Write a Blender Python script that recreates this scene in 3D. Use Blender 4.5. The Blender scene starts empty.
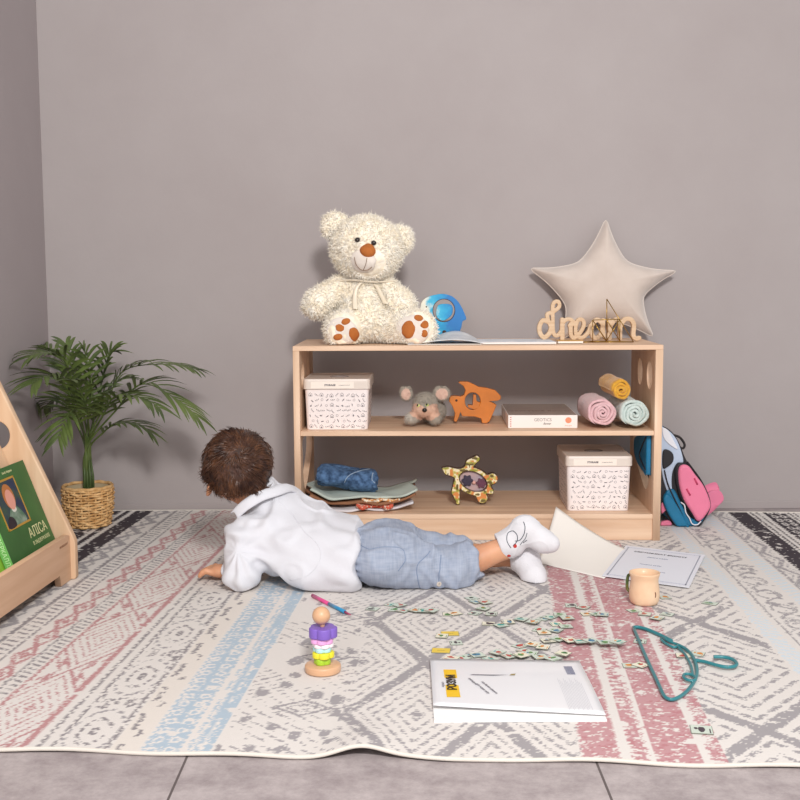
import bpy, bmesh, math, random
import numpy as np
from mathutils import Vector, Matrix, Euler
from mathutils.bvhtree import BVHTree
random.seed(7); np.random.seed(7)
PI=math.pi; R=math.radians
COL=bpy.context.scene.collection
# ------------------------------------------------------------------ camera model (also used to measure places)
FPX=1150.0; CH=.75; PT=R(6.0); RL=R(-.3)
FW=Vector((0,math.cos(PT),-math.sin(PT))); RT=Vector((1,0,0)); UP=RT.cross(FW)
R2=RT*math.cos(RL)+UP*math.sin(RL); U2=-RT*math.sin(RL)+UP*math.cos(RL)
CAM=Vector((0,0,CH))
def ray(px,py): return FW*FPX+R2*(px-400)+U2*(400-py)
def PZ(px,py,z=0.0):
    d=ray(px,py); return CAM+d*((z-CH)/d.z)
def PY(px,py,Y):
    d=ray(px,py); return CAM+d*(Y/d.y)
def lin(h,a=1.0):
    h=h.lstrip('#'); c=[int(h[i:i+2],16)/255 for i in (0,2,4)]
    return tuple([(x/12.92 if x<=.04045 else ((x+.055)/1.055)**2.4) for x in c]+[a])
# ------------------------------------------------------------------ materials
def newmat(name):
    m=bpy.data.materials.new(name); m.use_nodes=True
    nt=m.node_tree; b=nt.nodes['Principled BSDF']; return m,nt,b
def mat(name,col,rough=.6,metal=0,var=.0,vscale=8,bump=0,bscale=60,col2=None,stretch=None,sheen=0,coat=0,sss=0):
    m,nt,b=newmat(name); N=nt.nodes; L=nt.links
    b.inputs['Base Color'].default_value=lin(col); b.inputs['Roughness'].default_value=rough; b.inputs['Metallic'].default_value=metal
    b.inputs['Sheen Weight'].default_value=sheen; b.inputs['Coat Weight'].default_value=coat
    if sss:
        b.inputs['Subsurface Weight'].default_value=sss; b.inputs['Subsurface Radius'].default_value=(.02,.008,.005); b.inputs['Subsurface Scale'].default_value=.6
    tc=N.new('ShaderNodeTexCoord'); src=tc.outputs['Object']
    if stretch:
        mp=N.new('ShaderNodeMapping'); mp.inputs['Scale'].default_value=stretch; L.new(src,mp.inputs['Vector']); src=mp.outputs['Vector']
    if var or col2:
        n=N.new('ShaderNodeTexNoise'); n.inputs['Scale'].default_value=vscale; n.inputs['Detail'].default_value=5; L.new(src,n.inputs['Vector'])
        r=N.new('ShaderNodeValToRGB'); c1=lin(col); c2=lin(col2) if col2 else tuple([x*(1-var) for x in c1[:3]]+[1])
        r.color_ramp.elements[0].position=.35; r.color_ramp.elements[1].position=.65
        r.color_ramp.elements[0].color=c2; r.color_ramp.elements[1].color=c1
        L.new(n.outputs['Fac'],r.inputs['Fac']); L.new(r.outputs['Color'],b.inputs['Base Color'])
    if bump:
        n2=N.new('ShaderNodeTexNoise'); n2.inputs['Scale'].default_value=bscale; n2.inputs['Detail'].default_value=4; L.new(src,n2.inputs['Vector'])
        bp=N.new('ShaderNodeBump'); bp.inputs['Strength'].default_value=bump; bp.inputs['Distance'].default_value=.002
        L.new(n2.outputs['Fac'],bp.inputs['Height']); L.new(bp.outputs['Normal'],b.inputs['Normal'])
    return m
def mat_vc(name,rough=.9,bump=0,bscale=300,sheen=0):
    m,nt,b=newmat(name); N=nt.nodes; L=nt.links
    a=N.new('ShaderNodeVertexColor'); a.layer_name='Col'; L.new(a.outputs['Color'],b.inputs['Base Color'])
    b.inputs['Roughness'].default_value=rough; b.inputs['Sheen Weight'].default_value=sheen
    if bump:
        n2=N.new('ShaderNodeTexNoise'); n2.inputs['Scale'].default_value=bscale; tc=N.new('ShaderNodeTexCoord'); L.new(tc.outputs['Object'],n2.inputs['Vector'])
        bp=N.new('ShaderNodeBump'); bp.inputs['Strength'].default_value=bump; bp.inputs['Distance'].default_value=.002
        L.new(n2.outputs['Fac'],bp.inputs['Height']); L.new(bp.outputs['Normal'],b.inputs['Normal'])
    return m
def mat_ply(name,axis,dark='#d8b292',light='#e8c8ab'):
    # birch: long fine grain, stretched along one axis
    st={'x':(2,30,30),'y':(30,2,30),'z':(30,30,2)}[axis]
    return mat(name,light,.5,var=0,col2=dark,vscale=1.2,stretch=st,bump=.08,bscale=6)
M={}
def wovenmat(name,c1,c2,scale=500):
    m,nt,b=newmat(name); N=nt.nodes; L=nt.links
    tc=N.new('ShaderNodeTexCoord'); n=N.new('ShaderNodeTexNoise'); n.inputs['Scale'].default_value=9; n.inputs['Detail'].default_value=6
    mp=N.new('ShaderNodeMapping'); mp.inputs['Scale'].default_value=(3,3,30); L.new(tc.outputs['Object'],mp.inputs['Vector']); L.new(mp.outputs['Vector'],n.inputs['Vector'])
    mp2=N.new('ShaderNodeMapping'); mp2.inputs['Scale'].default_value=(30,3,3); n3=N.new('ShaderNodeTexNoise'); n3.inputs['Scale'].default_value=9; n3.inputs['Detail'].default_value=6
    L.new(tc.outputs['Object'],mp2.inputs['Vector']); L.new(mp2.outputs['Vector'],n3.inputs['Vector'])
    ad=N.new('ShaderNodeMath'); ad.operation='ADD'; L.new(n.outputs['Fac'],ad.inputs[0]); L.new(n3.outputs['Fac'],ad.inputs[1])
    hf=N.new('ShaderNodeMath'); hf.operation='MULTIPLY'; hf.inputs[1].default_value=.5; L.new(ad.outputs[0],hf.inputs[0])
    r=N.new('ShaderNodeValToRGB'); r.color_ramp.elements[0].position=.38; r.color_ramp.elements[1].position=.62; r.color_ramp.elements[0].color=lin(c2); r.color_ramp.elements[1].color=lin(c1)
    L.new(hf.outputs[0],r.inputs['Fac']); L.new(r.outputs['Color'],b.inputs['Base Color']); b.inputs['Roughness'].default_value=.9
    bp=N.new('ShaderNodeBump'); bp.inputs['Strength'].default_value=.3; bp.inputs['Distance'].default_value=.001; L.new(hf.outputs[0],bp.inputs['Height']); L.new(bp.outputs['Normal'],b.inputs['Normal'])
    return m
# ------------------------------------------------------------------ object helpers
def rootM(o):
    while o.parent: o=o.parent
    return Matrix.LocRotScale(o.location,o.rotation_euler,o.scale)
def thing(name,label,cat,loc=(0,0,0),rz=0,group=None):
    o=bpy.data.objects.new(name,None); COL.objects.link(o); o.location=loc; o.rotation_euler=(0,0,rz); o.empty_display_size=.02
    o['label']=label; o['category']=cat
    if group: o['group']=group
    return o
def tag(o,label,cat,group=None):
    o['label']=label; o['category']=cat
    if group: o['group']=group
    return o
def link(name,me,mats,parent=None,world=True,smooth=False):
    """link mesh as ONE object; with world=True the vertices are world coordinates and are moved into the thing's frame"""
    o=bpy.data.objects.new(name,me); COL.objects.link(o)
    if mats is not None:
        if not isinstance(mats,(list,tuple)): mats=[mats]
        ix=[p.material_index for p in me.polygons]; me.materials.clear()
        for m in mats: me.materials.append(m)
        if len(mats)>1: me.polygons.foreach_set('material_index',ix)
    if parent:
        if world: me.transform(rootM(parent).inverted())
        o.parent=parent
    if smooth:
        me.polygons.foreach_set('use_smooth',[True]*len(me.polygons))
    me.update(); return o
def solo(name,me,mats,label,cat,group=None,loc=None,smooth=False):
    """a thing that is one mesh: origin at loc, vertices given in world coordinates"""
    if loc is not None: me.transform(Matrix.Translation(-Vector(loc)))
    o=link(name,me,mats,None,smooth=smooth)
    if loc is not None: o.location=loc
    return tag(o,label,cat,group)
class MB:
    def __init__(s): s.bm=bmesh.new(); s.mi=0
    def _fin(s,f0):
        s.bm.faces.ensure_lookup_table()
        for f in s.bm.faces[f0:]: f.material_index=s.mi
    def box(s,c,size,rot=None,bev=0,seg=2):
        tmp=bmesh.new(); bmesh.ops.create_cube(tmp,size=1)
        bmesh.ops.scale(tmp,vec=size,verts=tmp.verts)
        if bev: bmesh.ops.bevel(tmp,geom=list(tmp.edges)+list(tmp.verts),offset=bev,segments=seg,profile=.5,affect='EDGES')
        Mx=Matrix.Translation(Vector(c))
        if rot is not None: Mx=Mx@(rot if isinstance(rot,Matrix) else Euler(rot).to_matrix().to_4x4())
        s.add(tmp,Mx); tmp.free(); return s
    def add(s,other,Mx=None):
        vs=[s.bm.verts.new((Mx@v.co) if Mx else v.co) for v in other.verts]
        for v in other.verts: v.index=list(other.verts).index(v) if False else v.index
        other.verts.index_update()
        for f in other.faces:
            try: nf=s.bm.faces.new([vs[v.index] for v in f.verts]); nf.material_index=s.mi; nf.smooth=f.smooth
            except ValueError: pass
    def tube(s,pts,r,n=8,close=False,flat=1.0,cap=True):
        pts=[Vector(p) for p in pts]; k=len(pts)
        rr=r if isinstance(r,(list,tuple)) else [r]*k
        rings=[]; prev=None
        for i,p in enumerate(pts):
            a=pts[(i-1)%k] if (i>0 or close) else p; b=pts[(i+1)%k] if (i<k-1 or close) else p
            t=(b-a); t=t.normalized() if t.length>1e-9 else Vector((0,0,1))
            if prev is None:
                u=t.cross(Vector((0,0,1)));
                if u.length<1e-3: u=t.cross(Vector((1,0,0)))
            else: u=prev-t*prev.dot(t)
            u.normalize(); prev=u; w=t.cross(u)
            rings.append([s.bm.verts.new(p+u*math.cos(2*PI*j/n)*rr[i]+w*math.sin(2*PI*j/n)*rr[i]*flat) for j in range(n)])
        m=k if close else k-1
        for i in range(m):
            A=rings[i]; B=rings[(i+1)%k]
            for j in range(n):
                f=s.bm.faces.new((A[j],A[(j+1)%n],B[(j+1)%n],B[j])); f.smooth=True; f.material_index=s.mi
        if not close and cap:
            f=s.bm.faces.new(rings[0][::-1]); f.material_index=s.mi
            f=s.bm.faces.new(rings[-1]); f.material_index=s.mi
        return s
    def lathe(s,prof,c=(0,0,0),n=40,Mx=None,close_top=False,close_bot=True,wob=None):
        c=Vector(c); rings=[]
        for i,(r,z) in enumerate(prof):
            ring=[]
            for j in range(n):
                a=2*PI*j/n; q=r
                v=Vector((q*math.cos(a),q*math.sin(a),z))
                if Mx: v=Mx@v
                ring.append(s.bm.verts.new(c+v))
            rings.append(ring)
        for A,B in zip(rings,rings[1:]):
            for j in range(n):
                f=s.bm.faces.new((A[j],A[(j+1)%n],B[(j+1)%n],B[j])); f.smooth=True; f.material_index=s.mi
        if close_bot: f=s.bm.faces.new(rings[0][::-1]); f.material_index=s.mi
        if close_top: f=s.bm.faces.new(rings[-1]); f.material_index=s.mi
        return s
    def ell(s,c,r,rot=None,seg=16,ring=10):
        tmp=bmesh.new(); bmesh.ops.create_uvsphere(tmp,u_segments=seg,v_segments=ring,radius=1)
        for f in tmp.faces: f.smooth=True
        Mx=Matrix.Translation(Vector(c))
        if rot is not None: Mx=Mx@(rot if isinstance(rot,Matrix) else Euler(rot).to_matrix().to_4x4())
        if not hasattr(r,'__len__'): r=(r,r,r)
        s.add(tmp,Mx@Matrix.Diagonal((*r,1))); tmp.free(); return s
    def poly(s,pts,th=None,up=(0,0,1)):
        vs=[s.bm.verts.new(Vector(p)) for p in pts]; f=s.bm.faces.new(vs); f.material_index=s.mi
        if th:
            r=bmesh.ops.extrude_face_region(s.bm,geom=[f]); u=Vector(up)*th
            bmesh.ops.translate(s.bm,vec=u,verts=[g for g in r['geom'] if isinstance(g,bmesh.types.BMVert)])
            for g in r['geom']:
                if isinstance(g,bmesh.types.BMFace): g.material_index=s.mi
        return s
    def me(s,name='m'):
        bmesh.ops.recalc_face_normals(s.bm,faces=s.bm.faces)
        m=bpy.data.meshes.new(name); s.bm.to_mesh(m); s.bm.free(); return m
def smooth_loop(pts,n=6,closed=True):
    P=[Vector((p[0],p[1],0)) for p in pts]; k=len(P); out=[]
    for i in range(k if closed else k-1):
        p0=P[(i-1)%k] if closed or i>0 else P[i]; p1=P[i]; p2=P[(i+1)%k]; p3=P[(i+2)%k] if closed or i+2<k else P[(i+1)%k]
        for j in range(n):
            t=j/n; q=.5*((2*p1)+(p2-p0)*t+(2*p0-5*p1+4*p2-p3)*t*t+(-p0+3*p1-3*p2+p3)*t**3); out.append((q.x,q.y))
    if not closed: out.append((P[-1].x,P[-1].y))
    return out
def spline3(pts,n=6,closed=False):
    P=[Vector(p) for p in pts]; k=len(P); out=[]
    for i in range(k if closed else k-1):
        p0=P[(i-1)%k] if closed or i>0 else P[i]; p1=P[i]; p2=P[(i+1)%k]; p3=P[(i+2)%k] if closed or i+2<k else P[(i+1)%k]
        for j in range(n):
            t=j/n; out.append(.5*((2*p1)+(p2-p0)*t+(2*p0-5*p1+4*p2-p3)*t*t+(-p0+3*p1-3*p2+p3)*t**3))
    if not closed: out.append(P[-1])
    return out
def circle2(cx,cy,rx,ry=None,n=32,a=0):
    ry=ry or rx; ca,sa=math.cos(a),math.sin(a)
    return [(cx+rx*math.cos(2*PI*i/n)*ca-ry*math.sin(2*PI*i/n)*sa, cy+rx*math.cos(2*PI*i/n)*sa+ry*math.sin(2*PI*i/n)*ca) for i in range(n)]
def _curve_to_mesh(cu,name):
    o=bpy.data.objects.new(name,cu); COL.objects.link(o)
    dg=bpy.context.evaluated_depsgraph_get(); me=bpy.data.meshes.new_from_object(o.evaluated_get(dg))
    bpy.data.objects.remove(o); bpy.data.curves.remove(cu); return me
def plate(loops,th,bev=0,Mx=None):
    """flat board cut from 2-D loops (outer first, holes after), thickness th, lying in XY centred on z=0"""
    cu=bpy.data.curves.new('c','CURVE'); cu.dimensions='2D'; cu.fill_mode='BOTH'
    cu.extrude=th/2-bev; cu.bevel_depth=bev; cu.bevel_resolution=2; cu.offset=-bev if bev else 0
    for l in loops:
        sp=cu.splines.new('POLY'); sp.points.add(len(l)-1)
        for i,(x,y) in enumerate(l): sp.points[i].co=(x,y,0,1)
        sp.use_cyclic_u=True
    me=_curve_to_mesh(cu,'plate')
    if Mx: me.transform(Mx)
    return me
def text_mesh(body,size,th=.0004,Mx=None,shear=0,space=1,bold=0,align='CENTER'):
    cu=bpy.data.curves.new('t','FONT'); cu.body=body; cu.size=size; cu.extrude=th/2; cu.align_x=align; cu.align_y='CENTER'
    cu.shear=shear; cu.space_character=space; cu.offset=bold; cu.resolution_u=2
    me=_curve_to_mesh(cu,'text')
    if Mx: me.transform(Mx)
    return me
def join(meshes):
    bm=bmesh.new()
    for m in meshes: bm.from_mesh(m)
    me=bpy.data.meshes.new('j'); bm.to_mesh(me); bm.free(); return me
def frame(o,x,y):
    """matrix: local X->x, local Y->y, Z->x cross y, origin o"""
    x=Vector(x).normalized(); y=Vector(y); y=(y-x*y.dot(x)).normalized(); z=x.cross(y)
    m=Matrix((x,y,z)).transposed().to_4x4(); m.translation=Vector(o); return m
def sheet(fn,nu,nv,th,matidx=None):
    """thick curved sheet: fn(u,v)->point, thickness th along the surface normal"""
    P=np.array([[tuple(fn(i/nu,j/nv)) for j in range(nv+1)] for i in range(nu+1)])
    du=np.gradient(P,axis=0); dv=np.gradient(P,axis=1); n=np.cross(du,dv); n/=np.linalg.norm(n,axis=2,keepdims=True)+1e-12
    T=P+n*th/2; B=P-n*th/2; W=nv+1; S=(nu+1)*W
    verts=np.concatenate([T.reshape(-1,3),B.reshape(-1,3)]); faces=[]
    idx=lambda i,j:i*W+j
    for i in range(nu):
        for j in range(nv):
            a,b,c,d=idx(i,j),idx(i+1,j),idx(i+1,j+1),idx(i,j+1); faces.append((a,b,c,d)); faces.append((d+S,c+S,b+S,a+S))
    for i in range(nu):
        faces.append((idx(i,0),idx(i,0)+S,idx(i+1,0)+S,idx(i+1,0))); faces.append((idx(i+1,nv),idx(i+1,nv)+S,idx(i,nv)+S,idx(i,nv)))
    for j in range(nv):
        faces.append((idx(0,j+1),idx(0,j+1)+S,idx(0,j)+S,idx(0,j))); faces.append((idx(nu,j),idx(nu,j)+S,idx(nu,j+1)+S,idx(nu,j+1)))
    me=bpy.data.meshes.new('sheet'); me.from_pydata(verts.tolist(),[],faces); me.update(); return me
# ------------------------------------------------------------------ implicit surfaces (surface nets)
def smin(a,b,k):
    h=np.clip(.5+.5*(b-a)/k,0,1); return b*(1-h)+a*h-k*h*(1-h)
def s_ell(c,r,rot=None):
    c=np.array(c,dtype=np.float32); r=np.array(r if hasattr(r,'__len__') else (r,r,r),dtype=np.float32)
    Rm=np.array((Euler(rot).to_matrix() if rot is not None else Matrix.Identity(3)),dtype=np.float32)
    def f(p):
        q=(p-c)@Rm; k0=np.sqrt(((q/r)**2).sum(-1)); k1=np.sqrt(((q/(r*r))**2).sum(-1)); return k0*(k0-1)/(k1+1e-9)
    return f
def s_cap(a,b,ra,rb=None):
    a=np.array(a,dtype=np.float32); b=np.array(b,dtype=np.float32); rb=ra if rb is None else rb; d=b-a; dd=float((d*d).sum())+1e-12
    def f(p):
        t=np.clip(((p-a)@d)/dd,0,1); return np.sqrt(((p-a-t[...,None]*d)**2).sum(-1))-(ra+(rb-ra)*t)
    return f
def s_uni(prims,k):
    def f(p):
        v=None
        for q in prims:
            kk=k
            if isinstance(q,tuple): q,kk=q
            w=q(p); v=w if v is None else smin(v,w,kk)
        return v
    return f
def surfnet(f,lo,hi,h):
    lo=np.array(lo,float); hi=np.array(hi,float); n=np.ceil((hi-lo)/h).astype(int)+1
    ax=[(lo[i]+h*np.arange(n[i])).astype(np.float32) for i in range(3)]
    V=np.empty(tuple(n),np.float32)
    for i in range(0,n[0],16):
        X,Y,Z=np.meshgrid(ax[0][i:i+16],ax[1],ax[2],indexing='ij'); V[i:i+16]=f(np.stack([X,Y,Z],-1))
    S=V<0; nx,ny,nz=n-1
    cnt=np.zeros((nx,ny,nz),np.float32); acc=np.zeros((nx,ny,nz,3),np.float32)
    for a in range(3):
        o1,o2=[i for i in range(3) if i!=a]
        for s1 in (0,1):
            for s2 in (0,1):
                sl0=[None]*3; sl1=[None]*3
                sl0[a]=slice(0,-1); sl1[a]=slice(1,None)
                for o,s in ((o1,s1),(o2,s2)):
                    sl0[o]=slice(s,n[o]-1+s); sl1[o]=slice(s,n[o]-1+s)
                A=V[tuple(sl0)]; B=V[tuple(sl1)]; m=(A<0)!=(B<0)
                t=np.where(m,A/(A-B+1e-20),0); cnt+=m
                acc[...,a]+=np.where(m,t,0); acc[...,o1]+=m*s1; acc[...,o2]+=m*s2
    act=cnt>0; ids=-np.ones((nx,ny,nz),int); ids[act]=np.arange(act.sum())
    g=np.argwhere(act); pos=lo+h*(g+acc[act]/cnt[act][:,None]); faces=[]
    for a in range(3):
        b,c=(a+1)%3,(a+2)%3
        sl0=[slice(1,-1)]*3; sl1=[slice(1,-1)]*3; sl0[a]=slice(0,-1); sl1[a]=slice(1,None)
        A=S[tuple(sl0)]; B=S[tuple(sl1)]; m=np.argwhere(A!=B)
        if len(m)==0: continue
        sgn=A[tuple(m.T)]; base=m.copy()
        for k in range(3):
            if k!=a: base[:,k]+=1
        def cell(db,dc):
            q=base.copy(); q[:,b]-=db; q[:,c]-=dc; return ids[tuple(q.T)]
        q=np.stack([cell(0,0),cell(1,0),cell(1,1),cell(0,1)],1); q[~sgn]=q[~sgn][:,::-1]; faces.append(q)
    F=np.concatenate(faces); F=F[(F>=0).all(1)]; return pos,F
def vnoise(p,fr,seed=0):
    q=p*fr+seed*17.31; i=np.floor(q).astype(np.int64); f=q-i; f=f*f*(3-2*f)
    def h(a,b,c):
        n=(a*374761393+b*668265263+c*2147483647+seed*1274126177)&0xffffffff; n=((n^(n>>13))*1274126177)&0xffffffff; return ((n^(n>>16))&0xffff)/65535.0
    x,y,z=i[...,0],i[...,1],i[...,2]; r=0
    for a in (0,1):
        for b in (0,1):
            for c in (0,1):
                r=r+h(x+a,y+b,z+c)*(f[...,0] if a else 1-f[...,0])*(f[...,1] if b else 1-f[...,1])*(f[...,2] if c else 1-f[...,2])
    return r*2-1
def smoothmesh(pos,F,it=2,lam=.5):
    E=np.concatenate([F[:,[0,1]],F[:,[1,2]],F[:,[2,3]],F[:,[3,0]]]); E=np.concatenate([E,E[:,::-1]])
    for _ in range(it):
        s=np.zeros_like(pos); c=np.zeros(len(pos)); 
        for k in range(3): s[:,k]=np.bincount(E[:,0],weights=pos[E[:,1],k],minlength=len(pos))
        c=np.bincount(E[:,0],minlength=len(pos)); pos=pos+lam*(s/np.maximum(c,1)[:,None]-pos)
    return pos
def normals(pos,F):
    n=np.cross(pos[F[:,2]]-pos[F[:,0]],pos[F[:,3]]-pos[F[:,1]]); N=np.zeros_like(pos)
    for j in range(4):
        for k in range(3): N[:,k]+=np.bincount(F[:,j],weights=n[:,k],minlength=len(pos))
    return N/(np.linalg.norm(N,axis=1,keepdims=True)+1e-12)
def blob(f,lo,hi,h,sm=2,disp=None):
    pos,F=surfnet(f,lo,hi,h); pos=smoothmesh(pos,F,sm)
    if disp is not None:
        N=normals(pos,F); pos=pos+N*disp(pos,N)[:,None]
    return pos,F
def tomesh(pos,F,col=None):
    me=bpy.data.meshes.new('b'); me.from_pydata(pos.tolist(),[],F.tolist()); me.update()
    me.polygons.foreach_set('use_smooth',[True]*len(me.polygons))
    if col is not None:
        a=me.color_attributes.new('Col','FLOAT_COLOR','POINT'); c=np.ones((len(pos),4),np.float32); c[:,:3]=col; a.data.foreach_set('color',c.ravel())
    return me
def bvh_of(me_or,):
    vs=[v.co.copy() for v in me_or.vertices]; fs=[list(p.vertices) for p in me_or.polygons]; return BVHTree.FromPolygons(vs,fs)
def hit(bvh,px,py):
    d=ray(px,py).normalized(); l,n,i,dist=bvh.ray_cast(CAM,d)
    return (l,n) if l is not None else (None,None)
def rgb(h): return np.array(lin(h)[:3],np.float32)
def near_tube(bvh,pts,r,lift=.0,n=6,mb=None):
    mb=mb or MB(); out=[]
    for p in pts:
        l,nn,i,d=bvh.find_nearest(Vector(p)); out.append(l+nn*lift)
    mb.tube(out,r,n); return mb
def decal_disc(bvh,px,py,rx,ry,ang,lift,mb,n=20,dome=.0,Y=None):
    """soft oval pad following the surface it is sewn on"""
    l,nn=hit(bvh,px,py)
    if l is None: return
    t=Vector((1,0,0)); t=(t-nn*t.dot(nn)).normalized(); b=nn.cross(t)
    ca,sa=math.cos(ang),math.sin(ang); rings=[]
    for k,(s,hh) in enumerate(((1.0,0.0),(.96,.6),(.8,.9),(.5,1),(.2,1))):
        ring=[]
        for j in range(n):
            a=2*PI*j/n; x=math.cos(a)*rx*s; y=math.sin(a)*ry*s; X=x*ca-y*sa; Y_=x*sa+y*ca
            p=l+t*X+b*Y_; q,m,_,_=bvh.find_nearest(p); ring.append(mb.bm.verts.new(q+m*(lift*hh+dome*(1-s*s)-.001*(1-hh))))
        rings.append(ring)
    for A,B in zip(rings,rings[1:]):
        for j in range(n):
            f=mb.bm.faces.new((A[j],A[(j+1)%n],B[(j+1)%n],B[j])); f.smooth=True; f.material_index=mb.mi
    f=mb.bm.faces.new(rings[-1]); f.material_index=mb.mi; f.smooth=True
def tufts(bvh_pos,bvh_n,L,rad,dirfn,mb,jit=.4):
    pass
def strands(pos,dirs,length,width,nseg=3,curl=None,seed=0,color=None):
    """many small tapering locks as one mesh; pos,dirs (n,3); returns mesh"""
    rng=np.random.RandomState(seed); n=len(pos); V=[];F=[]
    side=np.cross(dirs,rng.randn(n,3)); side/=np.linalg.norm(side,axis=1,keepdims=True)+1e-9
    up=np.cross(side,dirs); L=length*(.7+.6*rng.rand(n)); W=width*(.7+.6*rng.rand(n))
    cv=(curl if curl is not None else rng.randn(n,3)*.5)
    rows=[]
    for s in range(nseg+1):
        t=s/nseg; c=pos+dirs*(L*t)[:,None]+cv*(L*t*t)[:,None]; w=(W*(1-t)**.8+width*.08)[:,None]
        rows.append(np.stack([c+side*w,c+(-.5*side+.866*up)*w,c+(-.5*side-.866*up)*w],1))
    A=np.stack(rows,1)  # n,seg+1,3,3
    V=A.reshape(-1,3); per=(nseg+1)*3; base=(np.arange(n)*per)[:,None]; fl=[]
    for s in range(nseg):
        for j in range(3):
            fl.append(np.stack([base[:,0]+s*3+j,base[:,0]+s*3+(j+1)%3,base[:,0]+(s+1)*3+(j+1)%3,base[:,0]+(s+1)*3+j],1))
    F=np.concatenate(fl); return V,F
def sample_surface(pos,F,n,seed=0):
    rng=np.random.RandomState(seed); a=pos[F[:,0]];b=pos[F[:,1]];c=pos[F[:,2]];d=pos[F[:,3]]
    ar=np.linalg.norm(np.cross(c-a,d-b),axis=1); i=rng.choice(len(F),n,p=ar/ar.sum()); u=rng.rand(n,1);v=rng.rand(n,1)
    P=(a[i]*(1-u)+b[i]*u)*(1-v)+(d[i]*(1-u)+c[i]*u)*v; N=np.cross(c[i]-a[i],d[i]-b[i]); N/=np.linalg.norm(N,axis=1,keepdims=True)+1e-12
    return P,N
# ================================================================== SETTING
WY=3.695; LX=-1.128; RUGZ=.006
def setting(o,kind='structure'): o['kind']=kind; return o
def wallmat(name,c1,c2):
    m,nt,b=newmat(name); N=nt.nodes; L=nt.links; tc=N.new('ShaderNodeTexCoord')
    n=N.new('ShaderNodeTexNoise'); n.inputs['Scale'].default_value=1.7; n.inputs['Detail'].default_value=8; n.inputs['Roughness'].default_value=.65; L.new(tc.outputs['Object'],n.inputs['Vector'])
    r=N.new('ShaderNodeValToRGB'); r.color_ramp.elements[0].position=.3; r.color_ramp.elements[1].position=.7; r.color_ramp.elements[0].color=lin(c2); r.color_ramp.elements[1].color=lin(c1)
    L.new(n.outputs['Fac'],r.inputs['Fac']); L.new(r.outputs['Color'],b.inputs['Base Color']); b.inputs['Roughness'].default_value=.85
    n2=N.new('ShaderNodeTexNoise'); n2.inputs['Scale'].default_value=18; n2.inputs['Detail'].default_value=8; n2.inputs['Roughness'].default_value=.6; L.new(tc.outputs['Object'],n2.inputs['Vector'])
    bp=N.new('ShaderNodeBump'); bp.inputs['Strength'].default_value=.22; bp.inputs['Distance'].default_value=.004; L.new(n2.outputs['Fac'],bp.inputs['Height']); L.new(bp.outputs['Normal'],b.inputs['Normal'])
    return m
M['wall']=wallmat('wall_paint','#aea6a5','#a79e9d')
M['wall_l']=wallmat('wall_paint_side','#a89e9f','#a29899')
m,nt,b=newmat('concrete_tiles'); N=nt.nodes; L=nt.links; tc=N.new('ShaderNodeTexCoord')
n=N.new('ShaderNodeTexNoise'); n.inputs['Scale'].default_value=14; n.inputs['Detail'].default_value=12; n.inputs['Roughness'].default_value=.78; L.new(tc.outputs['Object'],n.inputs['Vector'])
r=N.new('ShaderNodeValToRGB'); r.color_ramp.elements[0].position=.36; r.color_ramp.elements[1].position=.68; r.color_ramp.elements[0].color=lin('#8f8485'); r.color_ramp.elements[1].color=lin('#bcb2b1')
L.new(n.outputs['Fac'],r.inputs['Fac'])
mp=N.new('ShaderNodeMapping'); mp.inputs['Location'].default_value=(.34,.15,0); L.new(tc.outputs['Object'],mp.inputs['Vector'])
bk=N.new('ShaderNodeTexBrick'); bk.offset=0; bk.inputs['Scale'].default_value=1; bk.inputs['Brick Width'].default_value=.643; bk.inputs['Row Height'].default_value=.643; bk.inputs['Mortar Size'].default_value=.0022; bk.inputs['Mortar Smooth'].default_value=.2
L.new(mp.outputs['Vector'],bk.inputs['Vector'])
mx=N.new('ShaderNodeMixRGB'); L.new(bk.outputs['Fac'],mx.inputs['Fac']); L.new(r.outputs['Color'],mx.inputs['Color1']); mx.inputs['Color2'].default_value=lin('#5d5453')
L.new(mx.outputs['Color'],b.inputs['Base Color']); b.inputs['Roughness'].default_value=.55
bp=N.new('ShaderNodeBump'); bp.inputs['Strength'].default_value=.25; bp.inputs['Distance'].default_value=.002; L.new(n.outputs['Fac'],bp.inputs['Height']); L.new(bp.outputs['Normal'],b.inputs['Normal'])
M['floor']=m
def boxobj(name,x0,x1,y0,y1,z0,z1,m,bev=0):
    mb=MB(); mb.box(((x0+x1)/2,(y0+y1)/2,(z0+z1)/2),(x1-x0,y1-y0,z1-z0),bev=bev); return link(name,mb.me(),m)
setting(boxobj('floor',LX-.1,3.2,-1.5,WY+.1,-.05,0,M['floor']))
setting(boxobj('wall_back',LX-.1,3.2,WY,WY+.1,0,2.9,M['wall']))
setting(boxobj('wall_left',LX-.1,LX,-1.5,WY,0,2.9,M['wall_l']))
M['skirt']=mat('skirting_paint','#a89f9e',.85,var=.02,vscale=5)
setting(boxobj('baseboard_back',LX,3.2,WY-.004,WY,0,.024,M['skirt'],bev=.002))
setting(boxobj('baseboard_left',LX,LX+.008,-1.5,WY-.008,0,.034,M['skirt'],bev=.002))
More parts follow.
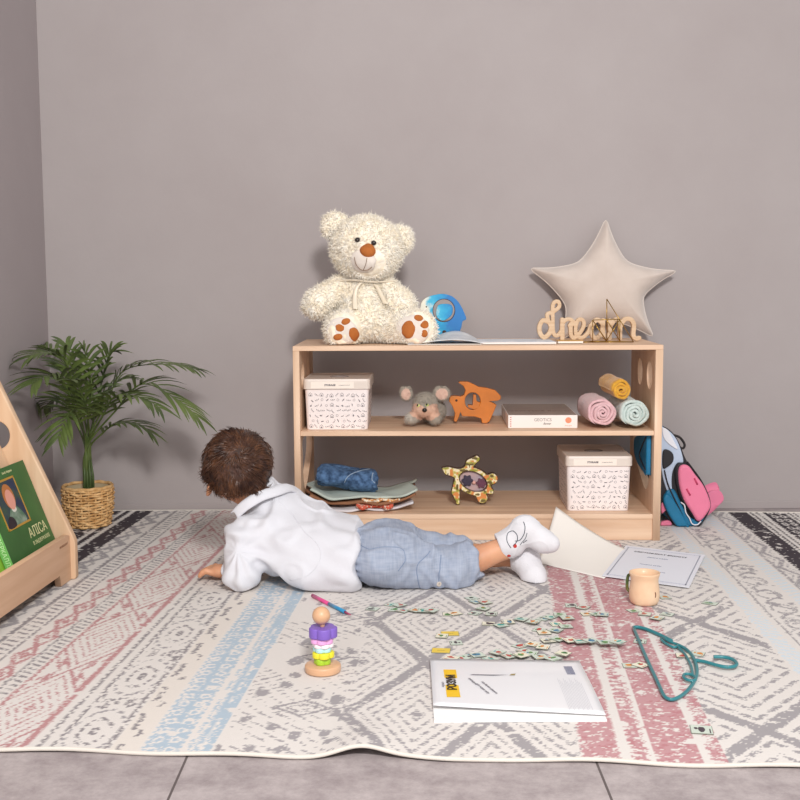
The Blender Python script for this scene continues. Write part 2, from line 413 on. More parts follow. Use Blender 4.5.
# ================================================================== RUG
def rug_shear(u): return .078-.043*np.clip((u-.5)/.3,0,1)
def rug_near(u):   # the near hem wavers, with one pushed-up fold
    return 1.735+.004*np.sin(u*9)+.003*np.sin(u*23+1)+.012*np.exp(-((u+.07)/.06)**2)-.006*np.exp(-((u-.07)/.05)**2)
def rug_pos(u,t):
    """u across, t 0..1 from the near hem to the far hem"""
    w=rug_near(u)+(3.672-rug_near(u))*t
    y=w-.06*u; x=u+rug_shear(u)*(y-1.75); y=w-.06*x
    y=np.minimum(y,WY-.012)
    dist=(w-rug_near(u))
    z=RUGZ+.0145*np.exp(-((u+.065)/.05)**2)*np.exp(-(dist/.10)**2)+.0012*np.sin(u*21+1.3)*np.exp(-(dist/.12)**2)
    return x,y,z,w
def hsh(a,b,s=0):
    n=(np.floor(a).astype(np.int64)*374761393+np.floor(b).astype(np.int64)*668265263+s*974711)&0xffffffff
    n=((n^(n>>13))*1274126177)&0xffffffff; return ((n^(n>>16))&0xffff)/65535.0
def n2(u,w,fr,s=0): return vnoise(np.stack([u,w,np.zeros_like(u)],-1),fr,s)
def rug_color(u0,w0):
    # woven in small rectangular stitches
    su,sw=.0038,.0031
    row=np.floor(w0/sw); u=np.floor(u0/su+.5*(row%2))*su; w=row*sw
    base=rgb('#dcd6d1'); gray=rgb('#9f9a9c'); gray2=rgb('#8f898b'); pink=rgb('#b98a8b'); pinkr=rgb('#be9194'); blue=rgb('#adbdca'); blueR=rgb('#cdd7de'); black=rgb('#3a3138'); white=rgb('#dfd9d4')
    C=np.tile(base,(len(u),1)); rnd=hsh(u/su+.1,w/sw+.1,3); wear=n2(u,w,40,5)*.5+n2(u,w,110,6)*.5
    def put(m,c,p=.9):
        mm=m&(rnd<p)&(wear>-.42); C[mm]=c
    jag=.003*np.sign(np.sin(w*300+4*n2(u,w,9,77)))+.003*n2(u,w,60,9)
    uj=u+jag*.4
    band=lambda a,b,j=uj:(j>a)&(j<b)
    tri=lambda x:np.abs(((x)%1)-.5)*2     # 1 at integers, 0 at halves
    # --- far left: black border with white lines
    put(band(-1.30,-.955),black,.99)
    for c_,wd in ((-1.018,.008),(-1.050,.007),(-1.19,.006)): put(band(c_-wd,c_+wd),white,1)
    put(band(-1.17,-1.09)&(np.abs(tri(w/.05)-.5)<.18)&(np.abs(np.abs(u+1.13)-.02)<.012),white,1)
    # --- grey arrow band
    s=tri(w/.15+.1*0); d=np.abs((u+.925)-(s-.5)*.045)
    put(band(-.955,-.89)&(d<.012),gray,.95); s2=tri(w/.15+.5); put(band(-.955,-.89)&(np.abs((u+.925)-(s2-.5)*.03)<.005),gray,.8)
    put(band(-.885,-.873),gray2,.95)
    put(band(-.868,-.84)&((w/.026+u*18)%1<.38),gray2,.9)
    put(band(-.832,-.827),gray2,.9)
    # --- pink zigzag chain
    t=tri(w/.115); dz=np.abs(np.abs(u+.792)-.020*t)
    put(band(-.823,-.768)&(dz<.0055)&(rnd<.9),pink,.92)
    put(band(-.823,-.768)&((np.abs(u+.792)+.35*np.abs(((w/.115+.5)%1-.5)*.115))<.009),pink,.85)
    put(band(-.823,-.768)&(((w/.115)%1<.16))&(np.abs(u+.792)<.028)&(rnd<.55),pink,.9)
    # --- grey dashes column
    put(band(-.766,-.761),gray2,.95); put(band(-.757,-.735)&((w/.022+u*25)%1<.40),gray2,.9)
    # --- pink panel of concentric lozenges
    put(band(-.730,-.722),pink,.93); put(band(-.618,-.606),pink,.95)
    inn=band(-.722,-.614); per=.40; pw=((w-1.905)/per+.5)%1-.5; uu=(u+.668)/.054
    dd=np.abs(pw)*2+np.abs(uu)*.62
    for a,b,c_ in ((.0,.13,.85),(.24,.30,.9),(.42,.475,.9),(.60,.65,.7),(.80,.86,.92)):
        put(inn&(dd>a)&(dd<b)&((w/.012+uu*3)%1<.8),pink,c_)
    put(inn&(dd>.98)&(dd<1.06),pink,.9); put(inn&(dd>1.2)&(dd<1.28),pink,.6)
    put(inn&(np.abs(np.abs(pw)*2-.8)<.10)&(np.abs(np.abs(uu)-.55)<.12),pink,.8)
    # --- double grey lines
    put(band(-.590,-.584),gray2,.92); put(band(-.567,-.561),gray2,.92)
    # --- grey medallion column
    inn=band(-.560,-.480); pw=((w-1.81)/.266+.5)%1-.5; q=np.sqrt((pw*.266/.085)**2+((u+.519)/.036)**2)
    put(inn&(q<.22),gray2,.85); put(inn&(q>.55)&(q<.72)&(np.sin(w*260+u*300)>-.3),gray2,.85); put(inn&(q>1.05)&(q<1.2)&(np.sin(w*200-u*200)>-.2),gray,.85)
    put(inn&(q>1.45)&(np.abs(np.abs(u+.519)-.018)<.005),gray2,.7); put(inn&(q>1.3)&(n2(u,w,120,12)>.35),gray2,.9)
    put(band(-.480,-.474),gray2,.9)
    put(band(-.462,-.452)&((w/.13)%1<.55),gray2,.9); put(band(-.445,-.436)&((w/.13+.3)%1<.3)&(n2(u,w,100,4)>-.1),gray2,.9)
    # --- blue band
    inn=band(-.418,-.358); put(inn,blue,.93)
    cw=(w/.040)%1; loop=np.sqrt(((cw-.5)*.040/.0115)**2+((np.abs(u+.388)-.014)/.0095)**2)
    put(inn&(loop>.60)&(loop<1.12)&(np.abs(u+.388)>.007)&(n2(u,w,80,8)>-.45),white,1)
    put(band(-.414,-.408)&((w/.02)%1<.5),white,.8)
    put(band(-.344,-.338)&(n2(u,w,30,9)<.3),blue,.6); put(band(-.334,-.306),blue,.92); put(band(-.325,-.32)&(n2(u,w,30,10)>.0),white,.9)
    # --- central panel: lattice of large lozenges, speckle to its left
    inn=band(-.300,.282); right=inn&(u>-.118)
    a=((u-.014)/.254); bq=((w-2.45)/.545); s1=(a+bq)%1; s2=(a-bq)%1
    e1=np.minimum(s1-.5,0)*0+np.abs(s1-.5); e2=np.abs(s2-.5)
    dd=np.minimum(e1,e2)*1.0                     # 0 on the thick lattice lines
    ring=np.maximum(np.abs(((a+bq+.5)%1)-.5),np.abs(((a-bq+.5)%1)-.5)) # 0 centre .. .5 edge (lozenge metric)
    th=.070+.022*n2(u,w,40,14)
    put(right&(ring>.5-th*.75),gray,.96)
    for k,(r0,wd,p) in enumerate(((.385,.016,.62),(.30,.015,.85),(.215,.016,.6),(.13,.014,.85),(.03,.03,.8))):
        put(right&(np.abs(ring-r0)<wd)&(((np.floor(w/.011))%3!=k%3)|(rnd<.25)),gray,p)
    left=inn&(u<=-.118); ex=(-.118-u)/.18; pw=((w-2.45)/.545)
    wv=pw+.06*np.sin(u*60)+.0*ex
    dash=((np.abs(((pw+.5)%1)-.5)*2+ex*.55)/.085)%1
    put(left&(dash<.32)&((u/.03+np.floor(w/.016)*.37)%1<.5)&(n2(u,w,12,21)>-.25),gray,.8)
    gu=(u+.02*n2(u,w,5,1)); cu=np.floor(gu/.052); cw=np.floor((w+.5*(cu%2)*.068)/.068)
    ju=(hsh(cu,cw,31)-.5)*.018; jw=(hsh(cu,cw,32)-.5)*.026
    bl=np.sqrt((((gu/.052)%1-.5)*.052-ju)**2+((((w+.5*(cu%2)*.068)/.068)%1-.5)*.068*.62-jw)**2)
    put(left&(bl<.0105*(.5+hsh(cu,cw,33)))&(hsh(cu,cw,34)<.62),gray,.95)
    lz=np.abs((u+.19)/.05)+np.abs(((w-1.93)/.272+.5)%1-.5)*.272/.035
    put(left&(np.abs(lz-1)<.13),gray,.9); put(left&(np.abs(lz-.55)<.1),gray,.7)
    put(left&(np.abs(((w-1.93)/.272+.5)%1-.5)*.272<.0035)&(u>-.14),gray,.9)
    # --- red bands on the right
    def red(a0,b0,dens):
        i=band(a0,b0); nn=n2(u,w*1.9,62,17); n3=n2(u*1.4,w*2.6,120,18)
        put(i&(nn*.55+n3*.6<dens),pinkr,.96); put(i&(nn*.55+n3*.6<dens)&(n2(u,w,150,19)>.35),rgb('#b77f84'),.8)
    red(.284,.343,.44); red(.360,.384,.25); red(.397,.469,.44); red(.483,.507,.12)
    put(band(.386,.389)&((w/.03)%1<.5),pinkr,.8)
    # --- right field, concentric lozenges
    inn=band(.508,.722); pw=(((w-2.165)/.605)+.5)%1-.5; r_=np.abs(pw)*2+np.abs(u-.592)/.25
    thk=.075+.03*n2(u,w,40,24)
    put(inn&(np.abs(r_-1)<thk),gray,.95)
    for k,r0 in enumerate((.2,.36,.52,.68,.84,1.2,1.36,1.52)):
        put(inn&(np.abs(r_-r0)<.026)&(((np.floor(w/.013)+k)%3!=0)|(rnd<.2)),gray,.85)
    # --- pale blue band, grey vine, second pale blue band
    i=band(.735,.772); put(i&(((w/.022+u*30)%1)<.62),blueR,.85); put(band(.731,.734),blueR,.8)
    put(band(.788,.793)&(n2(u,w,30,3)>-.4),gray,.9)
    i=band(.797,.872); cw=((w/.12)%1-.5)*.12; vv=np.abs((u-.834)-.022*np.sin(w*52)); put(i&(vv<.0055)&(n2(u,w,60,13)>-.5),gray,.85)
    put(i&(n2(u,w,70,27)>.42),gray,.85); q=np.sqrt((cw/.035)**2+((u-.834)/.026)**2); put(i&(np.abs(q-1)<.16),gray,.7)
    i=band(.88,.912); put(i&(((w/.024-u*25)%1)<.58),blueR,.85)
    put(band(.922,.93),gray,.9); s=tri(w/.16); d=np.abs((u-.95)-(s-.5)*.03); put(band(.93,.972)&(d<.007),gray,.9); put(band(.93,.972)&(d>.016)&(d<.022),gray,.5)
    # --- far right: black border
    put((uj>.976)&(uj<1.036),black,.99); put((uj>1.044)&(uj<1.050),black,.95); put((uj>1.062)&(uj<1.068),black,.95)
    i=(uj>1.084)&(uj<1.152); put(i,black,.99); cw=(w/.055)%1; loop=np.sqrt(((cw-.5)*.055/.018)**2+((np.abs(u-1.118)-.013)/.009)**2); put(i&(loop>.55)&(loop<1.1),white,.9)
    put((uj>1.160)&(uj<1.166),black,.9); put((uj>1.178)&(uj<1.182),black,.9)
    # warm undyed beige in a few columns, slight fading everywhere
    m=((u>-.47)&(u<-.425))|((u>.07)&(u<.09)&False); C[m&(C[:,0]>.6)]=rgb('#ddd5cd')
    C*= (1+.03*n2(u,w,2.2,40)+.025*(rnd-.5))[:,None]
    return np.clip(C,0,1)
def build_rug():
    U0,U1=-1.255,1.235; nu=int((U1-U0)/.0029); nv=640
    us=np.linspace(U0,U1,nu+1); ts=np.linspace(0,1,nv+1)
    UU,TT=np.meshgrid(us,ts,indexing='ij'); x,y,z,w=rug_pos(UU,TT)
    x=np.maximum(x,LX+.012)
    top=np.stack([x,y,z],-1).reshape(-1,3); W=nv+1
    ii,jj=np.meshgrid(np.arange(nu),np.arange(nv),indexing='ij'); a=(ii*W+jj).ravel(); F=np.stack([a,a+W,a+W+1,a+1],1)
    # underside rim
    rim=[i*W for i in range(nu+1)]+[nu*W+j for j in range(1,nv+1)]+[i*W+nv for i in range(nu-1,-1,-1)]+[j for j in range(nv-1,0,-1)]
    low=top[rim].copy(); low[:,2]=np.maximum(low[:,2]-.0055,.0004); S=len(top); k=len(rim)
    rf=[(rim[(i+1)%k],rim[i],S+i,S+(i+1)%k) for i in range(k)]
    V=np.concatenate([top,low]); FF=np.concatenate([F,np.array(rf)])
    col=rug_color(UU.ravel(),w.ravel()); col=np.concatenate([col,np.tile(rgb('#e6e0da'),(k,1))])
    root=thing('rug','large flat-woven rug with grey, dusty pink, blue and black patterned stripes','rug',(0,1.8,0))
    me=tomesh(V,FF,col); me.polygons.foreach_set('use_smooth',[False]*len(me.polygons))
    link('woven_field',me,mat_vc('rug_weave',.95,bump=.5,bscale=420),root)
    e=[]; 
    for u in np.linspace(U0,U1,420):
        x,y,z,w=rug_pos(np.array([u]),np.array([0.])); e.append((float(x[0]),float(y[0])-.003,float(z[0])-.001))
    mb=MB(); mb.tube(e,.0036,8)
    hm=link('near_hem',mb.me(),mat('hem_cotton','#d9d2c8',.9,bump=.5,bscale=600),root); 
    e=[]
    for u in np.linspace(U0,U1,120):
        x,y,z,w=rug_pos(np.array([u]),np.array([1.])); e.append((max(float(x[0]),LX+.012),float(y[0]),float(z[0])-.001))
    mb=MB(); mb.tube(e,.0035,6); link('far_hem',mb.me(),bpy.data.materials['hem_cotton'],root)
build_rug()
G=RUGZ+.0003    # height everything on the rug rests at
# ================================================================== CAMERA, LIGHT
sc=bpy.context.scene
cd=bpy.data.cameras.new('camera'); cam=bpy.data.objects.new('camera',cd); COL.objects.link(cam); sc.camera=cam
cd.sensor_width=36; cd.lens=FPX/800*36; cd.clip_start=.05
mw=Matrix((R2,U2,-FW)).transposed().to_4x4(); mw.translation=CAM; cam.matrix_world=mw
w=bpy.data.worlds.new('studio'); sc.world=w; w.use_nodes=True; bg=w.node_tree.nodes['Background']; bg.inputs[0].default_value=(1,.98,.97,1); bg.inputs[1].default_value=.66
def area(name,loc,tgt,size,power,col=(1,1,1),sy=None):
    l=bpy.data.lights.new(name,'AREA'); l.energy=power; l.size=size; l.color=col
    if sy: l.shape='RECTANGLE'; l.size_y=sy
    o=bpy.data.objects.new(name,l); COL.objects.link(o); o.location=loc
    o.rotation_euler=(Vector(tgt)-Vector(loc)).to_track_quat('-Z','Y').to_euler(); return o
area('softbox_key',(.40,-.55,2.15),(.1,3.3,.5),.42,104,(1,.985,.965))
area('softbox_fill',(-1.0,-.6,1.7),(.2,3.3,.5),1.2,28,(1,.98,.97))
sc.view_settings.view_transform='Standard'; sc.view_settings.look='None'; sc.view_settings.gamma=1; sc.view_settings.exposure=0
# ================================================================== LOW BOOKCASE
SH=(-.302,3.238,G); SRZ=R(-1.4)
SM=Matrix.LocRotScale(Vector(SH),Euler((0,0,SRZ)),None)
SW,SD,STOP=1.040,.385,.557
ZT=SH[2]+STOP; ZM=SH[2]+.3145; ZB=SH[2]+.0755
M['ply_x']=mat_ply('birch_ply_across','x'); M['ply_z']=mat_ply('birch_ply_upright','z'); M['ply_y']=mat_ply('birch_ply_deep','y')
M['ply_edge']=mat('ply_edge','#ecd0b2',.6,var=.12,vscale=40,stretch=(1,1,6))
def LB(root,name,x0,x1,y0,y1,z0,z1,m,bev=.0012):
    mb=MB(); mb.box(((x0+x1)/2,(y0+y1)/2,(z0+z1)/2),(x1-x0,y1-y0,z1-z0),bev=bev); return link(name,mb.me(),m,root,world=False)
bc=thing('bookcase','low open birch plywood bookcase with two shelves and round holes in its sides','bookcase',SH,SRZ)
LB(bc,'top',0,SW,0,SD,STOP-.0135,STOP,M['ply_x'])
LB(bc,'middle_shelf',.0185,SW-.0215,.003,SD-.01,.3010,.3145,M['ply_x'])
LB(bc,'bottom_shelf',.0185,SW-.0215,.001,SD-.01,.062,.0755,M['ply_x'])
LB(bc,'kick_board',.0185,SW-.0215,.004,.020,.0005,.0618,M['ply_x'])
h=STOP-.0138
def side_panel(x0,th):
    outer=[(0,0),(SD,0),(SD,h),(0,h)]
    holes=[circle2(.085,.465,.040,n=36),circle2(.235,.465,.040,n=36),
           smooth_loop([(.075,.285),(.30,.285),(.325,.262),(.315,.215),(.19,.150),(.115,.128),(.072,.165),(.058,.235)],5)]
    me=plate([outer]+holes,th,bev=.001)
    # plate XY -> depth, height
    me.transform(frame((x0+th/2,0,0),(0,1,0),(0,0,1)))
    return link('side_panel',me,M['ply_z'],bc,world=False)
side_panel(0,.0185); side_panel(SW-.0215,.0215)
def S(x,y,z=0): return SM@Vector((x,y,z-0))     # bookcase frame -> world
# ================================================================== STORAGE BOXES
M['bin']=mat('bin_plastic','#f3e8e5',.45); M['bin_lid']=mat('bin_lid_plastic','#e0d3c8',.4); M['bin_lid_top']=M['bin_lid']; M['ink']=mat('grey_print','#57525a',.6); M['label']=mat('paper_label','#f3e6da',.5)
def marks(mb,wd,ht,Mx,seed):
    """the same little pictures printed over and over: houses, beads, dashes, drops"""
    rng=random.Random(5); cells=[(i,j) for i in range(int(wd/.0150)) for j in range(int(ht/.0150))]
    k=0
    for i,j in cells:
        cx=-wd/2+.012+i*.0150+rng.uniform(-.002,.002)+(j%2)*.004; cy=.010+j*.0150+rng.uniform(-.002,.002)
        if abs(cx)>wd/2-.006 or cy>ht-.005: continue
        a=rng.uniform(-1.2,1.2); t=(i*3+j*5+i*j)%6; g_=1.35
        def pt(x,y): return Mx@Vector((cx+g_*(x*math.cos(a)-y*math.sin(a)),cy+g_*(x*math.sin(a)+y*math.cos(a)),.0006))
        def bar(x0,y0,x1,y1,w):
            d=Vector((x1-x0,y1-y0)); d.normalize(); n=Vector((-d.y,d.x))*w/2
            mb.poly([pt(x0+n.x,y0+n.y),pt(x0-n.x,y0-n.y),pt(x1-n.x,y1-n.y),pt(x1+n.x,y1+n.y)])
        if t==0:
            a=0; L_=[(-.0035,-.003),(.0035,-.003),(.0035,.001),(0,.0042),(-.0035,.001)]
            for p,q in zip(L_,L_[1:]+L_[:1]): bar(*p,*q,.0006)
            mb.poly([pt(-.001,-.003),pt(.001,-.003),pt(.001,0),pt(-.001,0)])
        elif t==1: bar(-.003,0,.003,0,.0016)
        elif t==2: mb.poly([pt(.0022*math.cos(q),.0014*math.sin(q)) for q in np.linspace(0,2*PI,8)[:-1]]); bar(.001,.001,.003,.003,.0006)
        elif t==3:
            for e in (-.0035,0,.0035): mb.poly([pt(e+.0009*math.cos(q),.0009*math.sin(q)) for q in np.linspace(0,2*PI,7)[:-1]])
            bar(-.0035,-.0014,.0035,-.0014,.0004)
        elif t==4: bar(-.002,-.001,.002,.001,.0012); bar(0,.0015,.003,.003,.0005)
        else:
            c_=[(.0024*math.cos(q),.0024*math.sin(q)) for q in np.linspace(0,2*PI,9)[:-1]]
            for p,q in zip(c_,c_[1:]+c_[:1]): bar(*p,*q,.0005)
def storage_box(label,loc,rz,w,d,hb):
    t=thing('storage_box',label,'box',loc,rz,'printed storage boxes with lids')
    mb=MB(); tb=.94
    def ring(s,z,r=.012,inset=0):
        pts=[]
        for (cx,cy,a0) in ((1,1,0),(-1,1,90),(-1,-1,180),(1,-1,270)):
            for k in range(5):
                a=R(a0+k*22.5); pts.append((cx*(w/2*s-r-inset)+r*math.cos(a),cy*(d/2*s-r-inset)+r*math.sin(a)+0,z))
        return pts
    prof=[(.935,.0),(.94,.002),(.985,hb)]
    rings=[[mb.bm.verts.new(p) for p in ring(s,z)] for s,z in prof]
    rings.append([mb.bm.verts.new(p) for p in ring(.985,hb,.010,.003)]); rings.append([mb.bm.verts.new(p) for p in ring(.94,.004,.010,.003)])
    for A,B in zip(rings,rings[1:]):
        for j in range(len(A)): mb.bm.faces.new((A[j],A[(j+1)%len(A)],B[(j+1)%len(B)],B[j]))
    mb.bm.faces.new(rings[0][::-1]); mb.bm.faces.new(rings[-1])
    me=mb.me(); pr=MB()
    sl=(w*.985-w*.935)/2/hb
    marks(pr,w*.93,hb-.01,frame((0,-d/2*.937,0),(1,0,0),(0,-sl*d/w,1)),1)
    marks(pr,d*.90,hb-.01,frame((w/2*.938,0,0),(0,1,0),(sl,0,1)),2); marks(pr,d*.90,hb-.01,frame((-w/2*.938,0,0),(0,-1,0),(-sl,0,1)),3)
    pm=pr.me(); 
    for p in pm.polygons: p.material_index=1
    link('body',join([me,pm]),[M['bin'],M['ink']],t,world=False)
    lb=MB(); L_=1.03; zt=hb+.026
    R_=[ring(1.0,hb-.004,.014),ring(L_,hb-.002,.014),ring(L_,hb+.020,.014),ring(L_-.015,zt,.014),ring(L_-.06,zt+.0005,.014),ring(L_-.075,zt-.0022,.012)]
    rr=[[lb.bm.verts.new(p) for p in q] for q in R_]
    for A,B in zip(rr,rr[1:]):
        for j in range(len(A)): lb.bm.faces.new((A[j],A[(j+1)%len(A)],B[(j+1)%len(B)],B[j]))
    lb.bm.faces.new(rr[-1]); lb.bm.faces.new(rr[0][::-1])
    lid=link('lid',lb.me(),M['bin_lid'],t,world=False)
    sb=MB(); sb.box((-.012,-d/2*L_-.0004,hb+.009),(w*.66,.0008,.019)); 
    lab=link('paper_label',sb.me(),M['label'],lid,world=False)
    tm2=text_mesh('storage box with lid',.0038,Mx=frame((w*.12,-d/2*L_-.001,hb+.009),(1,0,0),(0,0,1)))
    tm=text_mesh('STORAGE',.0072,bold=.0003,Mx=frame((-w*.10,-d/2*L_-.001,hb+.009),(1,0,0),(0,0,1))); link('label_print',join([tm,tm2]),M['ink'],lid,world=False)
    ob=MB(); c_=circle2(0,0,.026,.019,30)
    ob.tube([(x,y,zt-.0012) for x,y in c_],.0012,6,close=True)
    ob.tube([(x*.72,y*.55,zt-.0012) for x,y in c_],.0022,6,close=True); ob.tube([(-.018,0,zt-.0012),(.018,0,zt-.0012)],.0014,6); ob.tube([(0,-.012,zt-.0012),(.0,.012,zt-.0012)],.0014,6)
    link('lid_ornament',ob.me(),mat('lid_grey_print','#8b7f7b',.5),lid,world=False)
    return t
storage_box('pale printed storage box with lid on the bottom shelf',tuple(Vector(PZ(600,512,ZB))+Vector((0,.125,.0008))),SRZ,.186,.235,.134)
storage_box('pale printed storage box with lid on the middle shelf',(-.178,3.375,ZM+.0008),R(-1.4),.186,.22,.120)
# ================================================================== TEDDY BEAR
def jig(p): return PY(*p)
def bear():
    Y=3.368; k=Y/FPX
    def c(px,py,dy=0): v=PY(px,py,Y+dy); return np.array(v)
    base=Vector((c(365,346)[0],Y,ZT))
    t=thing('teddy_bear','big cream plush teddy bear sitting on top of the bookcase','teddy bear',tuple(base))
    pr=[s_ell(c(362,306,.02),(.070,.070,.108)),s_ell(c(363,320,.0),(.072,.072,.060)),
        s_ell(c(367,249,0),(.105,.090,.094),(0,R(6),0)),s_ell(c(369,258,-.04),(.066,.062,.052)),
        (s_ell(c(335,226,.02),(.040,.024,.040),(0,R(-20),0)),.008),(s_ell(c(400,240,.02),(.040,.024,.043),(0,R(25),0)),.008),
        (s_cap(c(340,287,.01),c(317,304,-.02),.033,.042),.016),(s_cap(c(385,287,.01),c(403,306,-.01),.033,.040),.016),
        (s_cap(c(352,325,.0),c(343,330,-.062),.045,.054),.015),(s_cap(c(385,326,.0),c(417,329,-.062),.047,.055),.015)]
    # flat soles facing the viewer
    base_f=s_uni(pr,.02); lo=c(300,352,-.2); hi=c(440,205,.13)
    yf=Y-.118
    def f(p):
        d=base_f(p); d=np.maximum(d,(ZT+.004)-p[...,2]+0*d); d=np.maximum(d,-(p[...,1]-(yf+.012))); return d
    pos,F=blob(f,(lo[0]-.03,Y-.16,ZT-.004),(hi[0]+.03,Y+.13,hi[2]+.04),.0045,3)
    pos=pos+normals(pos,F)*(.0022*vnoise(pos,60,1)+.0022*vnoise(pos,120,2))[:,None]
    me=tomesh(pos,F); bv=BVHTree.FromPolygons([Vector(v) for v in pos],[list(q) for q in F])
    M['bear']=mat('cream_plush','#fff7e8',1,col2='#f8ebd2',vscale=60,bump=.6,bscale=260,sheen=.3)
    link('body',me,M['bear'],t)
    # short curly pile
    P,Nn=sample_surface(pos,F,30000,3)
    mz=c(369,262,-.1); q=np.sqrt(((P[:,0]-mz[0])/.046)**2+((P[:,2]-mz[2])/.040)**2); muzz=(q<1)&(P[:,1]<Y-.05)
    sole=(P[:,1]<yf+.0185)
    for fx,fz in ((345,329.5),(417,328.5)):
        fc=c(fx,fz,-.1); sole|=(P[:,1]<Y-.06)&(((P[:,0]-fc[0])**2+(P[:,2]-fc[2])**2)<.046**2)
    keep=~(muzz|sole)&(P[:,2]>ZT+.006)
    P=P[keep]; Nn=Nn[keep]; rng=np.random.RandomState(4)
    flow=np.stack([.4*vnoise(P,28,5),.2*vnoise(P,28,6),-.35+.4*vnoise(P,28,7)],1)
    D=Nn+flow*.6+rng.randn(*Nn.shape)*.28; D/=np.linalg.norm(D,axis=1,keepdims=True)
    V,FF=strands(P-Nn*.001,D,.0075,.0016,3,curl=rng.randn(len(P),3)*.45,seed=5)
    V[:,2]=np.maximum(V[:,2],ZT+.001)
    fm=tomesh(V,FF); fur=link('fur',fm,mat('cream_pile','#fffaf0',1,col2='#fcf2df',vscale=30,sheen=.2),t); fur['kind']='stuff'
    pm=mat('orange_felt','#b96a2c',.85,bump=.3,bscale=500,var=.12,vscale=60); wm=mat('muzzle_plush','#e6dcd2',.95,bump=.3,bscale=500); bk=mat('dark_bead','#2a2120',.25); th=mat('brown_thread','#8b6a50',.9)
    def pad(name,px,py,rx,ry,a,lift=.0025,m=pm,dome=.0):
        mb=MB(); decal_disc(bv,px,py,rx*k,ry*k,a,lift,mb,24,dome); return link(name,mb.me(),m,t)
    pad('muzzle',366,262,17,13.5,0,.0045,wm,.004)
    pad('foot_sole',345.5,330,22.5,18.5,R(12),.0022,wm); pad('foot_sole',415,329,22.5,18,R(-10),.0022,wm)
    pad('foot_pad',354.6,334.5,5.6,9.4,R(28),.0045); pad('foot_pad',408,330,7.4,9.6,R(-14),.0045)
    for x,y,rx,ry,a in ((345.8,321.5,4.8,3.3,25),(339.7,327.8,4.9,4.2,0),(338,337,4.8,3.2,10),(418.5,318,4.6,3.2,-8),(424.7,324.6,4.3,4.1,0),(424.2,333.4,4.3,3.9,-20)): pad('toe_pad',x,y,rx,ry,R(a),.0042)
    pad('nose',367.7,251,7.8,7.0,R(-12),.010,pm,.006)
    for x,y in ((358.2,240.3),(373.6,243.6)):
        l,n_=hit(bv,x,y); mb=MB(); mb.ell(l+n_*.006,(.0078,.006,.0068)); link('eye',mb.me(),bk,t)
    ms=[]; 
    for seg in ([(367,258),(366,264),(363.5,270)],[(354.5,257),(356,264),(360,269),(363.5,270.5)],[(363.5,270.5),(368,270),(372,267)]):
        pts=[hit(bv,*p)[0] for p in seg]; pts=[p+Vector((0,-.0125,0)) for p in pts if p]; mb=MB(); mb.tube(spline3(pts,5),.0009,6); ms.append(mb.me())
    link('mouth',join(ms),th,t)
    # ribbon round the neck with two hanging ends
    rb=mat('champagne_ribbon','#e9dcc6',.35,sheen=.4); mb=MB()
    nk=c(364,281,.0); ring=[]
    for j in range(40):
        a=2*PI*j/40; d=Vector((math.cos(a),math.sin(a),0)); l,n_,i_,dd=bv.ray_cast(Vector(nk)+d*.25+Vector((0,0,.003*math.sin(a*2))),-d)
        ring.append((l or Vector(nk)+d*.08)+d*.009)
    ring=[(ring[i-1]+ring[i]+ring[(i+1)%40])/3 for i in range(40)]
    mb.tube(ring,.0055,8,close=True,flat=.55)
    for pth in ([(362,283),(356,289),(355.5,300),(356.5,312)],[(366,283),(373,287),(380,295),(383,306)]):
        pts=[]
        for p in pth:
            l,n_=hit(bv,*p); pts.append(l+n_*.011)
        pts=spline3(pts,5); r_=sheet(lambda u,v:pts[int(round(u*(len(pts)-1)))]+Vector(((v-.5)*(.010+.006*u),-.002*math.sin(v*PI),0)),len(pts)-1,4,.001); tmp=bmesh.new(); tmp.from_mesh(r_)
        for f_ in tmp.faces: f_.smooth=True
        mb.add(tmp); tmp.free()
    link('neck_ribbon',mb.me(),rb,t)
bear()
